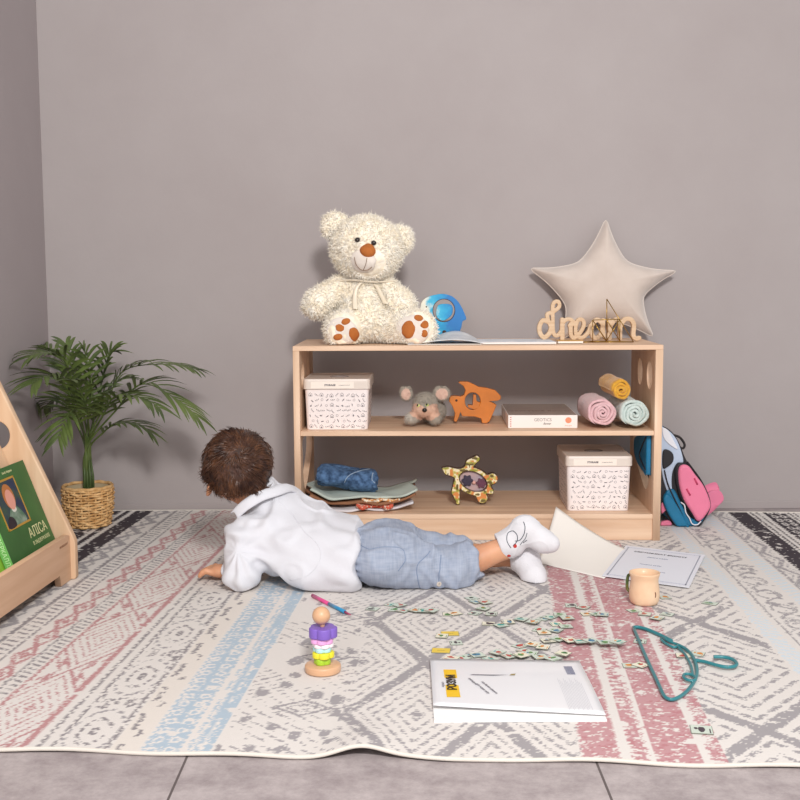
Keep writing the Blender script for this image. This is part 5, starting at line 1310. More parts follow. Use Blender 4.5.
def magazine():
    C_=[PZ(430,662,G),PZ(579,664,G),PZ(607,722,G),PZ(434,723,G)]     # far left, far right, near right, near left
    t=thing('kids_magazine','white glossy kids magazine with a yellow logo lying on the rug front','magazine',tuple((C_[0]+C_[2])/2))
    wh=mat('glossy_white','#e9e9ec',.35,coat=.25); p2=mat('inner_page','#f3f2f0',.5)
    q=lambda u,v,dz:(C_[3].lerp(C_[2],u)).lerp(C_[0].lerp(C_[1],u),v)+Vector((0,0,dz))
    link('inner_pages',sheet(lambda u,v:q(u,v,.0022),10,6,.0035),p2,t)
    hz=lambda u,v:.0065+.0075*math.sin(PI*v)*(1-.35*u)*.6+.006*(1-v)**3*(1-.8*u)
    v0=lambda u:.155-.115*u
    link('front_cover',sheet(lambda u,v:q(u,v0(u)+(1-v0(u))*v,hz(u,v)),20,14,.0009),wh,t,smooth=True)
    def on(u,v,dz=.0012): 
        vv=(v-v0(u))/(1-v0(u)); return q(u,v,hz(u,max(0,vv))+dz)
    ex=(C_[1]-C_[0]).normalized(); up=(q(.1,.9,0)-q(.1,.2,0)).normalized()
    def flat(name,pts,m,par=t,dz=.0012):
        mb=MB(); mb.poly([on(u,v,dz) for u,v in pts]); return link(name,mb.me(),m,par)
    # masthead runs up the left side
    plt=flat('logo_plate',[(.085,.28),(.168,.28),(.163,.76),(.082,.76)],mat('logo_yellow','#efc11c',.4))
    Mx=frame(on(.127,.52,.0018),up,-ex)
    link('logo_lettering',text_mesh('РОЗУМ',.0225,.0002,Mx=Mx,bold=.0008),mat('logo_black','#2a211a',.5),plt)
    link('logo_small_print',text_mesh('журнал',.0075,.0002,Mx=frame(on(.068,.48,.0016),up,-ex)),mat('grey_ink3','#8c8a92',.6),t)
    gi=mat('slate_print','#7b7880',.6)
    # sword drawing
    flat('sword_drawing',[(.245,.66),(.40,.655),(.50,.675),(.40,.672),(.27,.675)],gi)
    flat('sword_hilt_drawing',[(.50,.665),(.535,.665),(.545,.70),(.515,.69)],mat('hilt_print','#9a8a5a',.6))
    for k,(tx,u0,v0_,u1,v1,sz) in enumerate((('пригоди на',.245,.58,.275,.50,.0070),('усіх морях світу',.270,.53,.355,.31,.0068),('і ще багато цікавого',.305,.57,.405,.31,.0068))):
        a=on(u0,v0_,.0016); b=on(u1,v1,.0016); d=(b-a).normalized(); link('cover_line',text_mesh(tx,sz,.0002,Mx=frame((a+b)/2,d,Vector((0,0,1)).cross(d)),bold=.0001),gi,t)
    # small columns of text and barcode at the right
    mb=MB()
    for j in range(16):
        u=.80+.009*j; 
        w_=.0022; mb.poly([on(u,.10+.02*(j%3)),on(u+w_,.10+.02*(j%3)),on(u+w_,.62-.03*(j%4)),on(u,.62-.03*(j%4))])
    k_=link('fine_print',mb.me(),mat('pale_print','#c6c6cc',.6),t); 
    mb=MB()
    for j in range(14): 
        v=.70+.012*j; mb.poly([on(.875,v),on(.93,v),on(.93,v+.005+.002*(j%2)),on(.875,v+.005)])
    link('barcode',mb.me(),mat('barcode_ink','#6f7596',.6),t)
magazine()
def pen():
    a=PZ(312.5,595.5,G+.0045); b=PZ(345,612,G+.0045); c=PZ(351,615,G+.0040); m=a.lerp(b,.52)
    t=thing('felt_pen','slim felt pen, one half pink and the other blue, beside the stacking toy','pen',tuple(m-Vector((0,0,.0045))))
    mb=MB(); mb.tube([a,m],[.0044,.0044],12); link('pink_barrel',mb.me(),mat('pen_pink','#dd4f8f',.3,coat=.3),t)
    mb=MB(); mb.tube([m,b],[.0042,.0042],12); link('blue_cap',mb.me(),mat('pen_blue','#2f8fc0',.3,coat=.3),t)
    mb=MB(); mb.tube([b,c],[.003,.0008],10); link('tip',mb.me(),mat('pen_tip','#b3476d',.5),t)
pen()
def stacker():
    c0=PZ(323,671.5,G); t=thing('stacking_toy','wooden peg stacking toy with purple, pink, white, mint, yellow and green blocks','toy',tuple(c0))
    wd=mat('beech_turned','#dfb48f',.4,col2='#d0a27c',vscale=3,stretch=(2,2,20),coat=.25)
    k=c0.y/FPX*1.0; Zt=lambda py:(CAM.z-(PY(322,py,c0.y).z)) 
    z=lambda py:PY(322,py,c0.y).z-G
    mb=MB(); mb.lathe([(.030,.0),(.0335,.0015),(.0345,.004),(.0345,.0125),(.0335,.0145),(.031,.0155),(.001,.0155)],n=48); link('base',mb.me(),wd,t,world=False)
    mb=MB(); mb.lathe([(.0038,.012),(.0038,z(612))],n=16,close_top=True); link('peg',mb.me(),wd,t,world=False)
    def flower(name,z0,z1,r,n,ph,m,dx=0,dy=0):
        pts=[]
        for i in range(96):
            a=2*PI*i/96; q=r*(.80+.20*abs(math.cos((a+ph)*n/2))**.6); pts.append((q*math.cos(a)+dx,q*math.sin(a)+dy))
        me=plate([pts],z1-z0,.0022,Matrix.Translation((0,0,(z0+z1)/2))); return link(name,me,m,t,world=False,smooth=False)
    L_=[('green_block',672,659,.0165,4,.3,'#a6cf35'),('yellow_block',661,650,.0215,5,.1,'#e6dc35'),('mint_block',651,643,.0185,5,.7,'#b5dfe0'),('white_block',643.5,636.5,.0205,6,.2,'#efe6ea'),('pink_block',637,627,.0225,6,.5,'#e9a9dd'),('purple_block',628,613,.0275,5,.15,'#7f60bd')]
    zz=.0157
    zs=[.0157]; hs=[]
    ratio=[.019,.017,.013,.012,.016,.029]; S_=sum(ratio)
    top=z(626.5)
    sc_=(top-.0157)/S_
    for (nm,_,_,r,n,ph,cl),h_ in zip(L_,ratio):
        h_*=sc_; flower(nm,zz,zz+h_-.0002,r,n,ph,mat(nm+'_paint',cl,.45,coat=.1),.001*math.sin(zz*300),0); zz+=h_
    mb=MB(); rb=.0172; mb.ell((-.002,0,z(615.5)),(rb,rb,rb),seg=32,ring=20); hd=link('head_ball',mb.me(),wd,t,world=False)
    mb=MB(); mb.lathe([(.0045,zz-.002),(.0045,zz+.010)],n=16,close_top=True); link('neck_dowel',mb.me(),wd,t,world=False)
stacker()
# ================================================================== LITTLE PICTURE TILES
def tiles():
    mint=mat('tile_mint','#cbd6c9',.45); crm=mat('tile_cream','#e8e4cf',.5); yel=mat('tile_yellow','#e7c84e',.5); edge=mat('tile_card','#7d8074',.8)
    ink={'red':mat('print_red','#bd4a42',.5),'green':mat('print_green','#5c8a4f',.5),'teal':mat('print_teal','#4aa39a',.5),'blue':mat('print_blue','#4a7f9f',.5),'dark':mat('print_dark','#4a4048',.5),'orange':mat('print_orange','#d98a3a',.5)}
    T=[(374,609,'dark'),(389,605,'teal'),(393,611,'green'),(398,606,'red'),(403,611,'red'),(413,613,'orange'),(423,612,'teal'),(432,614,'red'),(447,613,'green'),(456,615,'orange'),
       (450,634,'Y'),(441,638,'green'),(456,643,'dark'),(441,651,'Y'),(471,599,'dark'),(477,602,'blue'),(483,603,'red'),(476,614,'dark'),(490,616,'dark'),(484,611,'green'),(489,625,'dark'),(500,625,'teal'),(510,624,'blue'),(520,622,'teal'),(531,624,'orange'),
       (541,618,'blue'),(550,618,'teal'),(559,616,'green'),(568,621,'orange'),(556,624,'teal'),(566,628,'green'),(537,630,'red'),(546,634,'orange'),(555,632,'blue'),(572,607,'dark'),(584,608,'red'),(587,613,'orange'),(596,614,'green'),(603,615,'blue'),
       (518,646,'red'),(526,651,'red'),(532,645,'orange'),(541,650,'orange'),(523,656,'red'),(533,656,'green'),(548,643,'dark'),(558,641,'green'),(568,642,'red'),(580,644,'teal'),(593,645,'blue'),(607,648,'green'),(618,648,'teal'),(538,661,'orange'),(552,661,'green'),(561,658,'green'),
       (469,655,'dark'),(479,657,'blue'),(463,659,'red'),(451,659,'red'),(488,659,'teal'),(511,659,'red'),(520,659,'green'),(500,656,'red'),
       (633,612,'green'),(647,615,'red'),(655,619,'orange'),(668,613,'dark'),(666,599,'orange'),(708,605,'green'),(641,641,'dark'),(631,665,'orange'),(643,667,'red'),(697,653,'orange'),(684,657,'red'),(704,731,'dark')]
    rng=random.Random(3); placed=[]
    word={'red':'a red print','green':'a green print','teal':'a teal print','blue':'a blue print','dark':'a dark print','orange':'an orange print'}
    areas=[]; keyn={}
    for i,(px,py,c) in enumerate(T):
        p=PZ(px+(rng.uniform(-2.5,2.5) if c!='Y' else 0),py+(rng.uniform(-1.6,1.6) if c!='Y' else 0),G)
        w_,h_=(.028,.026)
        if c=='Y': w_,h_=.038,.030
        if (px,py)==(704,731): w_,h_=.036,.036
        if (px,py) in ((631,665),(643,667)): w_=h_=.027
        if (px,py)==(708,605): w_=.034
        lev=0
        for (q,l,r_) in placed:
            if (q-p).length<(r_+max(w_,h_)*.72): lev=max(lev,l+1)
        lev=min(lev,9); placed.append((p,lev,max(w_,h_)*.72))
        a=rng.uniform(-1.5,1.5) if c!='Y' else rng.uniform(-.3,.3)
        mb=MB(); z=lev*.00135
        base=yel if c=='Y' else (mint if rng.random()<.8 else crm)
        th=.0012
        Mx=Matrix.Translation((0,0,0))@Matrix.Rotation(a,4,'Z')
        mb.mi=3; mb.box((0,0,th/2+z),(w_,h_,th),rot=Matrix.Rotation(a,4,'Z'),bev=.0002,seg=1); mb.mi=0; mb.poly([Mx@Vector((x*w_*.475,y*h_*.475,z+th+.0001)) for x,y in ((-1,-1),(1,-1),(1,1),(-1,1))])
        mb.mi=1
        def fp(pts): mb.poly([Mx@Vector((x,y,z+th+.0003)) for x,y in pts])
        def blobp(cx,cy,rx,ry,n=9,ph=0): fp([(cx+rx*math.cos(ph+2*PI*j/n)*(1+.15*math.sin(j*2.1+i)),cy+ry*math.sin(ph+2*PI*j/n)) for j in range(n)])
        ic=ink['dark' if c=='Y' else c]; ic2=ink[rng.choice(['green','red','orange','blue','dark'])]
        if c!='Y':
            blobp(rng.uniform(-.003,.003),rng.uniform(-.003,.003),w_*rng.uniform(.20,.34),h_*rng.uniform(.12,.26))
            mb.mi=2; blobp(rng.uniform(-.005,.005),h_*.25,w_*.13,h_*.09)
            mb.mi=1; fp([(-w_*.4,-h_*.40),(w_*.1,-h_*.40),(w_*.1,-h_*.34),(-w_*.4,-h_*.34)])
        else: fp([(-w_*.2,-.001),(w_*.2,-.001),(w_*.2,.0),(-w_*.2,.0)])
        me=mb.me()
        if px<465 and py<620: ar='in the row below the shorts'
        elif px<500 and py<632: ar='left of the heap'
        elif px<500: ar='at the magazine corner'
        elif px<575 and py<637: ar='in the far heap'
        elif px<575: ar='in the heap along the magazine'
        elif px<625: ar='on the pink stripes'
        elif py<625: ar='by the mug'
        else: ar='near the teal hanger'
        if c=='Y': lb='bright yellow card on the rug, '+('the farther of the two' if py<640 else 'the nearer of the two')
        elif (px,py)==(704,731): lb='picture tile with dark purple print lying alone near the front edge of the rug'
        elif (px,py)==(708,605): lb='pale tile with a green print lying alone right of the mug'
        elif (px,py)==(666,599): lb='tile with an orange print partly hidden just right of the mug'
        else: lb='small pale picture tile with %s, %s'%(word[c],ar)
        o=solo('picture_tile' if c!='Y' else 'yellow_card',me,[base,ic,ic2,edge],lb,'tile' if c!='Y' else 'card','picture tiles scattered on the rug' if c!='Y' else 'yellow cards on the rug'); o.location=(p.x,p.y,G)
tiles()
# ================================================================== THE CHILD  (lying on the front, propped on the elbows, head turned away)
def A(v): return np.array(v,np.float32)
def child():
    Q=lambda px,py,Y: A(PY(px,py,Y))
    F0=G+.0005
    head=Q(237,467,2.87); neck0=Q(246,492,2.865); neck1=A((-.335,2.868,.190))
    chest=A((-.285,2.845,.122)); belly=A((-.175,2.825,.082)); pel=A((-.03,2.820,.078))
    shL=Q(241,537,2.765); elL=A((-.382,2.715,.034)); wrL=A((-.423,2.792,F0+.027)); 
    shR=A((-.345,2.955,.165)); elR=A((-.33,3.03,.036)); wrR=A((-.375,2.955,F0+.018))
    t=thing('person','small child in white shirt and light blue shorts lying on the rug, seen from behind','person',(-.13,2.86,G))
    SK=mat('skin','#d8a07c',.55,col2='#cc9270',vscale=18,sss=.12)
    # --- legs
    hipL=A((-.01,2.775,.068)); knL=Q(450,570,2.78); ankL=Q(507,547,2.79)
    hipR=A((-.01,2.87,.072)); knR=Q(440,556,2.90); ankR=Q(515,556,2.86)
    heelL=Q(524,529,2.785); ballL=Q(546,541,2.775); toeL=Q(550,543,2.772)
    heelR=Q(524,558,2.83); ballR=Q(534,576,2.785)
    prims=[s_ell(head,(.074,.083,.080),(R(10),0,R(-20))),s_ell(head+A((-.012,.030,-.030)),(.058,.058,.055)),
           s_cap(neck0,neck1,.036,.040),s_ell(chest,(.085,.100,.065),(R(22),0,0)),s_ell(belly,(.085,.095,.062),(R(12),0,0)),s_ell(pel,(.080,.095,.062)),
           s_cap(shL,elL,.032,.026),s_cap(elL,wrL,.026,.018),s_cap(shR,elR,.032,.026),s_cap(elR,wrR,.026,.018),
           s_cap(hipL,knL,.052,.040),s_cap(knL,ankL,.040,.026),s_cap(hipR,knR,.052,.040),s_cap(knR,ankR,.038,.025),
           s_cap(ankL,heelL,.023,.017),s_cap(heelL,ballL,.016,.013),s_cap(ankR,heelR,.023,.017),s_cap(heelR,ballR,.016,.013)]
    # hands: palm, four unequal bent fingers, thumb from the side of the palm
    def hand(wr,direction,side,flip):
        d=A(direction); d/=np.linalg.norm(d); s=A(side); s=s-d*s.dot(d); s/=np.linalg.norm(s); up=A((0,0,1)); out=[]
        pc=wr+d*.026; out.append((s_ell(pc,(.029,.027,.017),(0,0,math.atan2(d[1],d[0]))),.008))
        for i,(off,L_) in enumerate(((-.0190,.031),(-.0065,.038),(.0065,.036),(.0185,.028))):
            b=pc+d*.014+s*off; k1=b+d*L_*.45+s*off*.25+up*.007; k2=b+d*L_*.78+s*off*.38+up*.003; k3=b+d*L_+s*off*.45-up*.004
            for a_,b_,ra,rb in ((b,k1,.0084,.0078),(k1,k2,.0078,.0074),(k2,k3,.0074,.0062)):
                a_=a_.copy(); b_=b_.copy(); a_[2]=max(a_[2],F0+.006); b_[2]=max(b_[2],F0+.0055); out.append((s_cap(a_,b_,ra,rb),.0025))
        tb=wr+d*.016-s*flip*.016; tm=tb+d*.014-s*flip*.014; te=tm+d*.016-s*flip*.004
        for a_,b_,ra,rb in ((tb,tm,.0080,.0068),(tm,te,.0068,.0055)):
            a_=a_.copy(); b_=b_.copy(); a_[2]=max(a_[2],F0+.0065); b_[2]=max(b_[2],F0+.006); out.append((s_cap(a_,b_,ra,rb),.003))
        return out
    hp=hand(wrL,(-.95,.32,-.12),(.3,.95,0),-1)+hand(wrR,(-.35,-.9,-.1),(-.95,.3,0),1)
    body_only=s_uni(prims,.018)
    hands=s_uni([(h,k) for h,k in hp],.003)
    def fb(p):
        v=body_only(p)
        return np.maximum(smin(v,hands(p),.006),F0-p[...,2])
    # face details in the mesh: nose, ears, brow, lips
    fd=A((-.40,.87,-.28)); fd/=np.linalg.norm(fd); rs=np.cross(fd,A((0,0,1))); rs/=np.linalg.norm(rs); fu=np.cross(rs,fd)
    fc=head+A((-.012,.030,-.030))*.6
    nose=s_cap(fc+fd*.066+fu*.008,fc+fd*.078-fu*.010,.006,.009); lip=s_ell(fc+fd*.062-fu*.030,(.014,.008,.006),(0,0,math.atan2(rs[1],rs[0])))
    chin=s_ell(fc+fd*.048-fu*.050,(.018,.018,.014))
    earN=Q(209,489,2.835); earF=head+rs*.078-fu*.012
    ear1=s_ell(earN,(.008,.014,.019),(0,R(12),0)); ear2=s_ell(earF,(.008,.014,.018))
    def fh(p):
        v=fb(p); v=smin(v,nose(p),.006); v=smin(v,lip(p),.004); v=smin(v,chin(p),.02); v=smin(v,ear1(p),.004); v=smin(v,ear2(p),.004)
        e1=s_ell(earN+A((-.006,-.006,.001)),(.005,.009,.012))(p); return np.maximum(v,-e1)
    pos,F=blob(fh,(-.60,2.68,F0-.003),(.40,3.09,.40),.0034,1)
    pos[:,2]=np.maximum(pos[:,2],F0)
    body=link('body',tomesh(pos,F),SK,t)
    bv=BVHTree.FromPolygons([Vector(v) for v in pos],[list(q) for q in F])
    ew=mat('eye_white','#f1ece6',.2); ei=mat('eye_brown','#3a2418',.15)
    for sg in (-1,1):
        o=fc+rs*sg*.026+fu*.012; l,n_,i_,d_=bv.ray_cast(Vector(o+fd*.12),Vector(-fd))
        if l:
            mb=MB(); mb.ell(l-Vector(fd)*.0045,.0088); e=link('eye',mb.me(),ew,t); mb=MB(); mb.ell(l-Vector(fd)*.0045+Vector(fd)*.0050,.0052); link('iris',mb.me(),ei,e)
            mb=MB(); c=[Vector(o+fd*.09+rs*x+fu*(.016-.2*abs(x)**1.2*sg*0-x*x*12)) for x in np.linspace(-.012,.012,7)]; 
            near_tube(bv,c,.0018,.001,6,mb); link('eyebrow',mb.me(),mat('brow_brown','#4a3020',.8),t)
    mb=MB(); near_tube(bv,[Vector(fc+fd*.075-fu*(.030-abs(x)*.12)+rs*x) for x in np.linspace(-.014,.014,7)],.0022,.0005,6,mb); link('lips',mb.me(),mat('lip_pink','#bd6f60',.5),t)
    # --- hair: a close cap of locks combed out from the crown
    crown=Q(238,452,2.79); hc=head+A((.002,-.006,.008))
    hr=s_ell(hc,(.0835,.091,.088),(R(10),0,R(-20)))
    nape=s_cap(head+A((.010,-.045,-.030)),Q(250,487,2.825),.050,.034)
    rootc=crown-head; rootc/=np.linalg.norm(rootc)
    def fhair(p):
        v=smin(hr(p),nape(p),.02)
        # leave the face, the near ear and the neck free
        q=p-fc; a=(q@fd); up_=(q@fu)
        v=np.maximum(v,np.minimum(a-.030+.0*up_, .0+ (a-.075)+0*a))
        v=np.maximum(v,np.minimum(a-.020,.045-up_)*1.0)
        earcut=.034-np.sqrt(((p-(earN+A((-.004,-.004,-.004))))**2).sum(-1)); v=np.maximum(v,earcut)
        v=np.maximum(v,(Q(240,492,2.80)[2]-p[...,2])*.9)
        return v
    hp_,hF=blob(fhair,hc-.13,hc+.13,.003,2)
    def locks_dir(P,N):
        r=P-crown; r=r-N*(r*N).sum(1,keepdims=True); r/=np.linalg.norm(r,axis=1,keepdims=True)+1e-6
        sw=np.cross(N,r); dist=np.linalg.norm(P-crown,axis=1,keepdims=True)
        g=np.array([[0,0,-1.0]]); g=g-N*(g*N).sum(1,keepdims=True)
        d=r+sw*np.clip(.9-dist*9,.12,.9)+g*np.clip(dist*4-.1,0,.55); return d/(np.linalg.norm(d,axis=1,keepdims=True)+1e-6)
    Nn=normals(hp_,hF); D=locks_dir(hp_,Nn); an=(np.cross(Nn,D)*hp_).sum(1)
    hp_=hp_+Nn*(.0016*vnoise(np.cross(Nn,D)*0+hp_+0,45,3)+.0010*np.sin(an*900))[:,None]
    HM=mat('dark_brown_hair','#4d2d1f',.7,col2='#331d14',vscale=60,sheen=.15)
    hm=tomesh(hp_,hF); hair=link('hair',hm,HM,t)
    P,Ns=sample_surface(hp_,hF,12000,11); D=locks_dir(P,Ns); rng=np.random.RandomState(5)
    clump=np.stack([vnoise(P,34,21),vnoise(P,34,22),vnoise(P,34,23)],1)
    D2=D+Ns*.07+clump*.30+rng.randn(*Ns.shape)*.035; D2/=np.linalg.norm(D2,axis=1,keepdims=True)
    curl=-Ns*.46+clump*.22
    keep=np.ones(len(P),bool)
    V,FF=strands(P-Ns*.0008,D2,.026,.0013,5,curl=curl,seed=9)
    lk=link('locks',tomesh(V,FF),mat('brown_locks','#6a4630',.30,col2='#36201a',vscale=38),hair); lk['kind']='stuff'
    # --- white shirt
    HEM=-.108
    tors=s_uni([s_ell(A((-.304,2.840,.128)),(.105,.150,.080),(R(26),0,0)),s_ell(A((-.215,2.812,.094)),(.115,.155,.080),(R(16),0,0)),s_ell(A((-.130,2.802,.078)),(.10,.155,.077),(R(8),0,0)),
                s_cap(A((-.330,2.90,.175)),A((-.355,2.875,.198)),.050,.052),s_ell(shL+A((.012,.010,-.004)),(.050,.052,.048))],.035)
    slv=s_uni([s_cap(shL+A((.004,.004,.0)),elL+A((.0,.0,.006)),.046,.043),s_cap(elL+A((0,.004,.006)),wrL+A((.018,-.022,.012)),.042,.034)],.018)
    slR=s_uni([s_cap(shR,elR,.050,.042),s_cap(elR,wrR,.040,.032)],.02)
    wn=wrL-elL; wn/=np.linalg.norm(wn)
    def fs(p):
        v=smin(smin(tors(p),slv(p),.014),slR(p),.02)
        v=np.maximum(v,(F0+.0012)-p[...,2])
        hemx=HEM+.006*np.sin(p[...,2]*60)+.004*np.sin(p[...,1]*45)
        v=np.maximum(v,p[...,0]-hemx)
        cut=(p-(wrL+A((.012,-.012,0))))@wn; far=np.sqrt(((p-wrL)**2).sum(-1))-.07; v=np.maximum(v,-np.maximum(-cut,far))
        cutR=(p-wrR)@A((-.4,-.9,0)); farR=np.sqrt(((p-wrR)**2).sum(-1))-.06; v=np.maximum(v,-np.maximum(-cutR,farR))
        hn=np.sqrt(((p-head)**2).sum(-1))-.088; v=np.maximum(v,-hn)
        return v
    def dsp(p,N):
        x,y,z=p[:,0],p[:,1],p[:,2]; w1=vnoise(p,9,1); w2=vnoise(p,16,2)
        # long folds radiating from the near shoulder across the back, and pulls near the hem
        r=np.stack([x-shL[0],y-shL[1],z-shL[2]],1); az=np.arctan2(r[:,2]+.02,r[:,0]); rr=np.linalg.norm(r,axis=1)
        f1=np.sin(az*11+w1*2.6)*np.clip(rr/.16-.25,0,1)*np.exp(-rr*4)
        f2=np.sin((x*.8+z*1.4+y*.6)*70+w1*4.5)*.5
        ridge=lambda v,s:1-np.clip(np.abs(v)/s,0,1)
        f3=np.exp(-(w1/.20)**2)-.4; f4=np.exp(-((vnoise(p,15,7)-.05)/.16)**2)-.3
        onarm=np.exp(-((x-elL[0])/.06)**2)*(y<2.82)
        f5=np.sin(z*130+w2*3+x*40)*onarm*.7
        return .0095*f1+.0032*f2+.0075*f3+.0050*f4+.0046*f5
    sp,sF=blob(fs,(-.50,2.58,F0-.003),(-.085,3.10,.27),.0032,2,dsp)
    sp[:,2]=np.maximum(sp[:,2],F0+.0006)
    WS=mat('white_linen','#d9d9df',.95,bump=.35,bscale=520,var=.015,vscale=30,sheen=.1)
    shirt=link('shirt',tomesh(sp,sF),WS,t); sbv=BVHTree.FromPolygons([Vector(v) for v in sp],[list(q) for q in sF])
    # turned collar behind the neck
    cp=[Q(231,514,2.79),Q(244,503,2.79),Q(258,491,2.81),Q(272,486,2.84),Q(286,487,2.88),Q(297,495,2.92)]
    nr=[Vector((.0,-.05,.02))]
    P3=spline3([tuple(v) for v in cp],8); n=len(P3)
    def cf(u,v):
        p=P3[int(round(u*(n-1)))]; w_=.030+.012*math.sin(PI*u)
        out=Vector((.62,-.42,-.35))*(v*w_)*(1); return p+out+Vector((0,0,.010*math.sin(v*PI)))+Vector((-.004,0,.004))*math.sin(u*9)
    link('collar',sheet(cf,n-1,8,.0035),WS,t,smooth=True)
    # back seam of the shirt
    pts=[]
    for px,py in [(272,500),(290,512),(303,530),(318,545),(320,560),(308,575),(290,580)]:
        l,n_=hit(sbv,px,py)
        if l: pts.append(l+n_*.0002)
    mb=MB(); near_tube(sbv,spline3(pts,6),.0010,.0002,5,mb); link('back_seam',mb.me(),WS,t)
    # cuff
    cc=wrL+A((.014,-.014,.006)); u_=np.cross(wn,A((0,0,1))); u_/=np.linalg.norm(u_); v_=np.cross(u_,wn)
    mb=MB(); mb.tube([Vector(cc+u_*.033*math.cos(a)+v_*.028*math.sin(a)*(1 if math.sin(a)>0 else .75)) for a in np.linspace(0,2*PI,29)[:-1]],.0042,8,close=True)
    me=mb.me()
    for v in me.vertices: v.co.z=max(v.co.z,F0+.001)
    link('cuff',me,WS,t)
    # --- shorts
    sh=s_uni([s_ell(A((-.045,2.798,.074)),(.100,.150,.074)),s_cap(A((-.02,2.742,.068)),knL+A((.004,-.026,.000)),.068,.055),s_cap(knL+A((-.03,0,.0)),Q(472,559,2.785),.055,.051),
              s_cap(A((-.02,2.88,.074)),knR+A((.0,0,-.004)),.066,.048),s_cap(knR+A((-.02,0,0)),Q(462,553,2.89),.050,.046),s_ell(Q(380,549,2.86),(.055,.075,.053))],.022)
    hn_=(ankL-knL); hn_/=np.linalg.norm(hn_); hpnt=Q(475,556,2.80)
    def fsh(p):
        v=sh(p); v=np.maximum(v,(F0+.0012)-p[...,2]); v=np.maximum(v,-(p[...,0]+.118)); v=np.maximum(v,(p-hpnt)@hn_-.004*np.sin(p[...,2]*90)); return v
    def dsh(p,N):
        x,y,z=p[:,0],p[:,1],p[:,2]; w1=vnoise(p,12,31); w2=vnoise(p,20,32); wb=np.exp(-((x+.112)/.014)**2)
        rg=lambda v,s:np.exp(-(v/(s*1.7))**2)-.3
        an=np.arctan2(z-.07,y-2.82)
        hem=np.exp(-(((p-hpnt)@hn_+.006)/.008)**2)
        kneef=np.exp(-((x-.10)/.06)**2)*np.sin((z*1.1+x*1.3)*120+w1*4)
        return .0055*rg(w1,.10)+.0042*rg(w2,.12)+.0012*w2+.0030*wb*np.sin(an*46)+.0016*hem+.0022*kneef
    hp2,hF2=blob(fsh,(-.13,2.58,F0-.003),(.235,3.03,.19),.0032,2,dsh); hp2[:,2]=np.maximum(hp2[:,2],F0+.0006)
    SB=wovenmat('blue_chambray','#a8b0c0','#959fb3')
    shorts=link('shorts',tomesh(hp2,hF2),SB,t); hb=BVHTree.FromPolygons([Vector(v) for v in hp2],[list(q) for q in hF2])
    def seam(name,pxs,r,m,lift=.0004,closed=False):
        pts=[]
        for px,py in pxs:
            l,n_=hit(hb,px,py)
            if l: pts.append(l)
        if len(pts)<2: return
        mb=MB(); near_tube(hb,spline3(pts,6),r,lift,6,mb); return link(name,mb.me(),m,t)
    SS=mat('chambray_seam','#8291ab',.9)
    seam('pocket_seam',[(360,545),(366,548),(372,549),(392,547),(402,549),(405,555),(404,563),(398,571)],.0009,SS)
    seam('leg_seam',[(430,551),(424,558),(418,564),(417,574),(420,588)],.0011,SS)
    l,n_=hit(hb,439,584)
    if l:
        mb=MB(); tmp=n_.to_track_quat('Z','Y').to_matrix().to_4x4(); Mx=Matrix.Translation(l)@tmp
        mb.lathe([(.0062,-.0005),(.0064,.0012),(.0054,.0018),(.0040,.0013),(.0008,.0013)],n=20,Mx=tmp,c=l); btn=link('button',mb.me(),mat('beige_button','#cfc4b8',.4),t)
        mb=MB(); 
        for a in range(4): mb.ell(Mx@Vector((.0016*math.cos(a*PI/2+.7),.0016*math.sin(a*PI/2+.7),.0014)),.0006,seg=8,ring=6)
        link('button_hole',mb.me(),mat('button_thread','#8a6f60',.7),btn)
        seam('strap_loop',[(441,555),(440,565),(439,575),(439,583)],.0012,SS)
    # --- socks
    WK=mat('white_knit','#dfdee2',.95,bump=.5,bscale=420,sheen=.1)
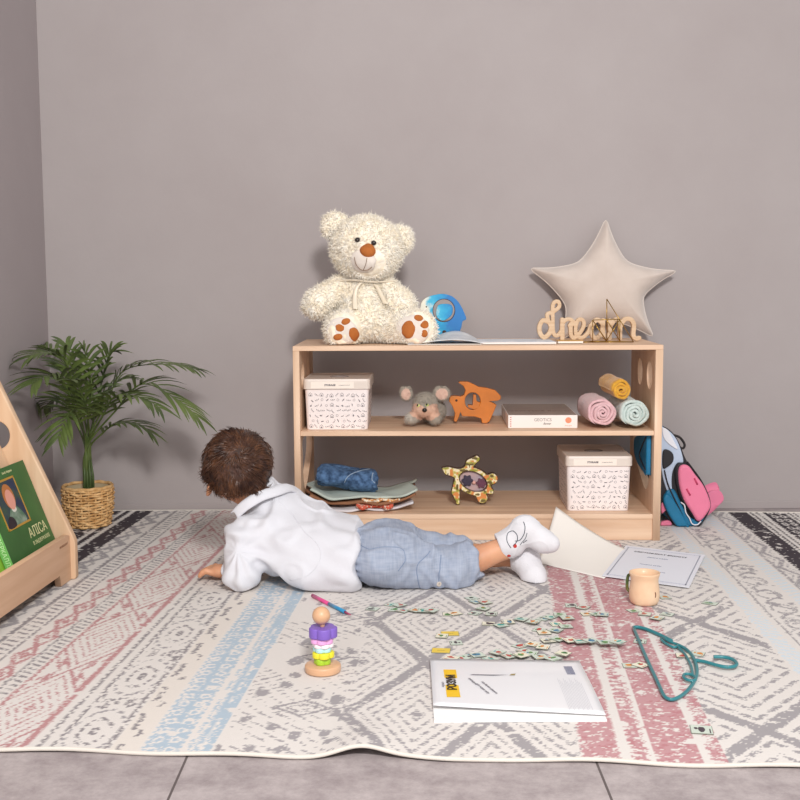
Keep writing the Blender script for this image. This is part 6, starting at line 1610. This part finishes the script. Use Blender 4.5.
    def sock(name,prims,k,cutp,cutn,lo,hi,rib):
        f0=s_uni(prims,k)
        def f(p): return np.maximum(np.maximum(f0(p),F0+.001-p[...,2]),-((p-cutp)@cutn))
        def d(p,N): return .0010*vnoise(p,45,5)+.0012*(1-np.clip(np.abs(vnoise(p,24,6))/.15,0,1))+rib*np.sin(((p-cutp)@cutn)*420)*(((p-cutp)@cutn)>.03)
        P_,F_=blob(f,lo,hi,.0022,2,d); P_[:,2]=np.maximum(P_[:,2],F0+.0005); link(name,tomesh(P_,F_),WK,t); return BVHTree.FromPolygons([Vector(v) for v in P_],[list(q) for q in F_])
    dL=(ankL-knL)/np.linalg.norm(ankL-knL); cp_=Q(499,547,2.80)
    b1=sock('sock',[s_cap(cp_-dL*.02,Q(511,543,2.79),.035,.034),s_cap(Q(511,542,2.79),Q(523,530,2.785),.032,.031),s_cap(Q(526,529,2.785),Q(543,541,2.775),.034,.026),s_cap(Q(543,541,2.775),Q(552,544,2.77),.026,.020)],.018,cp_,dL,(.16,2.70,F0),(.44,2.90,.19),.0)
    b2=sock('sock',[s_cap(ankR-A((.02,0,0)),Q(517,557,2.85),.031,.031),s_cap(Q(521,556,2.84),Q(526,561,2.825),.032,.032),s_cap(Q(526,561,2.825),Q(534,576,2.785),.034,.029),s_cap(Q(534,576,2.785),Q(537,581,2.772),.027,.020)],.018,ankR-A((.008,0,0)),(ankR-knR)/np.linalg.norm(ankR-knR),(.18,2.70,F0),(.44,2.93,.16),.0)
    ink=mat('sock_ink','#3b4652',.8); red=mat('sock_red','#c2352d',.8)
    def draw(bv_,pxs,r,m,name):
        pts=[]
        for px,py in pxs:
            l,n_=hit(bv_,px,py)
            if l: pts.append(l+n_*.0003)
        if len(pts)>1: mb=MB(); near_tube(bv_,spline3(pts,5),r,.0003,5,mb); return link(name,mb.me(),m,t)
    draw(b1,[(511,548),(507,541),(508,533),(513,531),(517,535),(517,541),(513,546)],.0010,ink,'sock_drawing')
    draw(b1,[(515,541),(520,540),(524,534),(525,527),(523.5,522)],.0010,ink,'sock_drawing')
    draw(b1,[(520,545),(525,539),(527,533)],.0008,ink,'sock_drawing'); draw(b1,[(523,543),(527,540)],.0008,ink,'sock_drawing')
    for bb,px,py in ((b1,515,546),(b1,509,556)):
        l,n_=hit(bb,px,py)
        if l: mb=MB(); decal_disc(bb,px,py,.0050,.0058,.3,.0006,mb,14); link('sock_heart',mb.me(),red,t)
child()
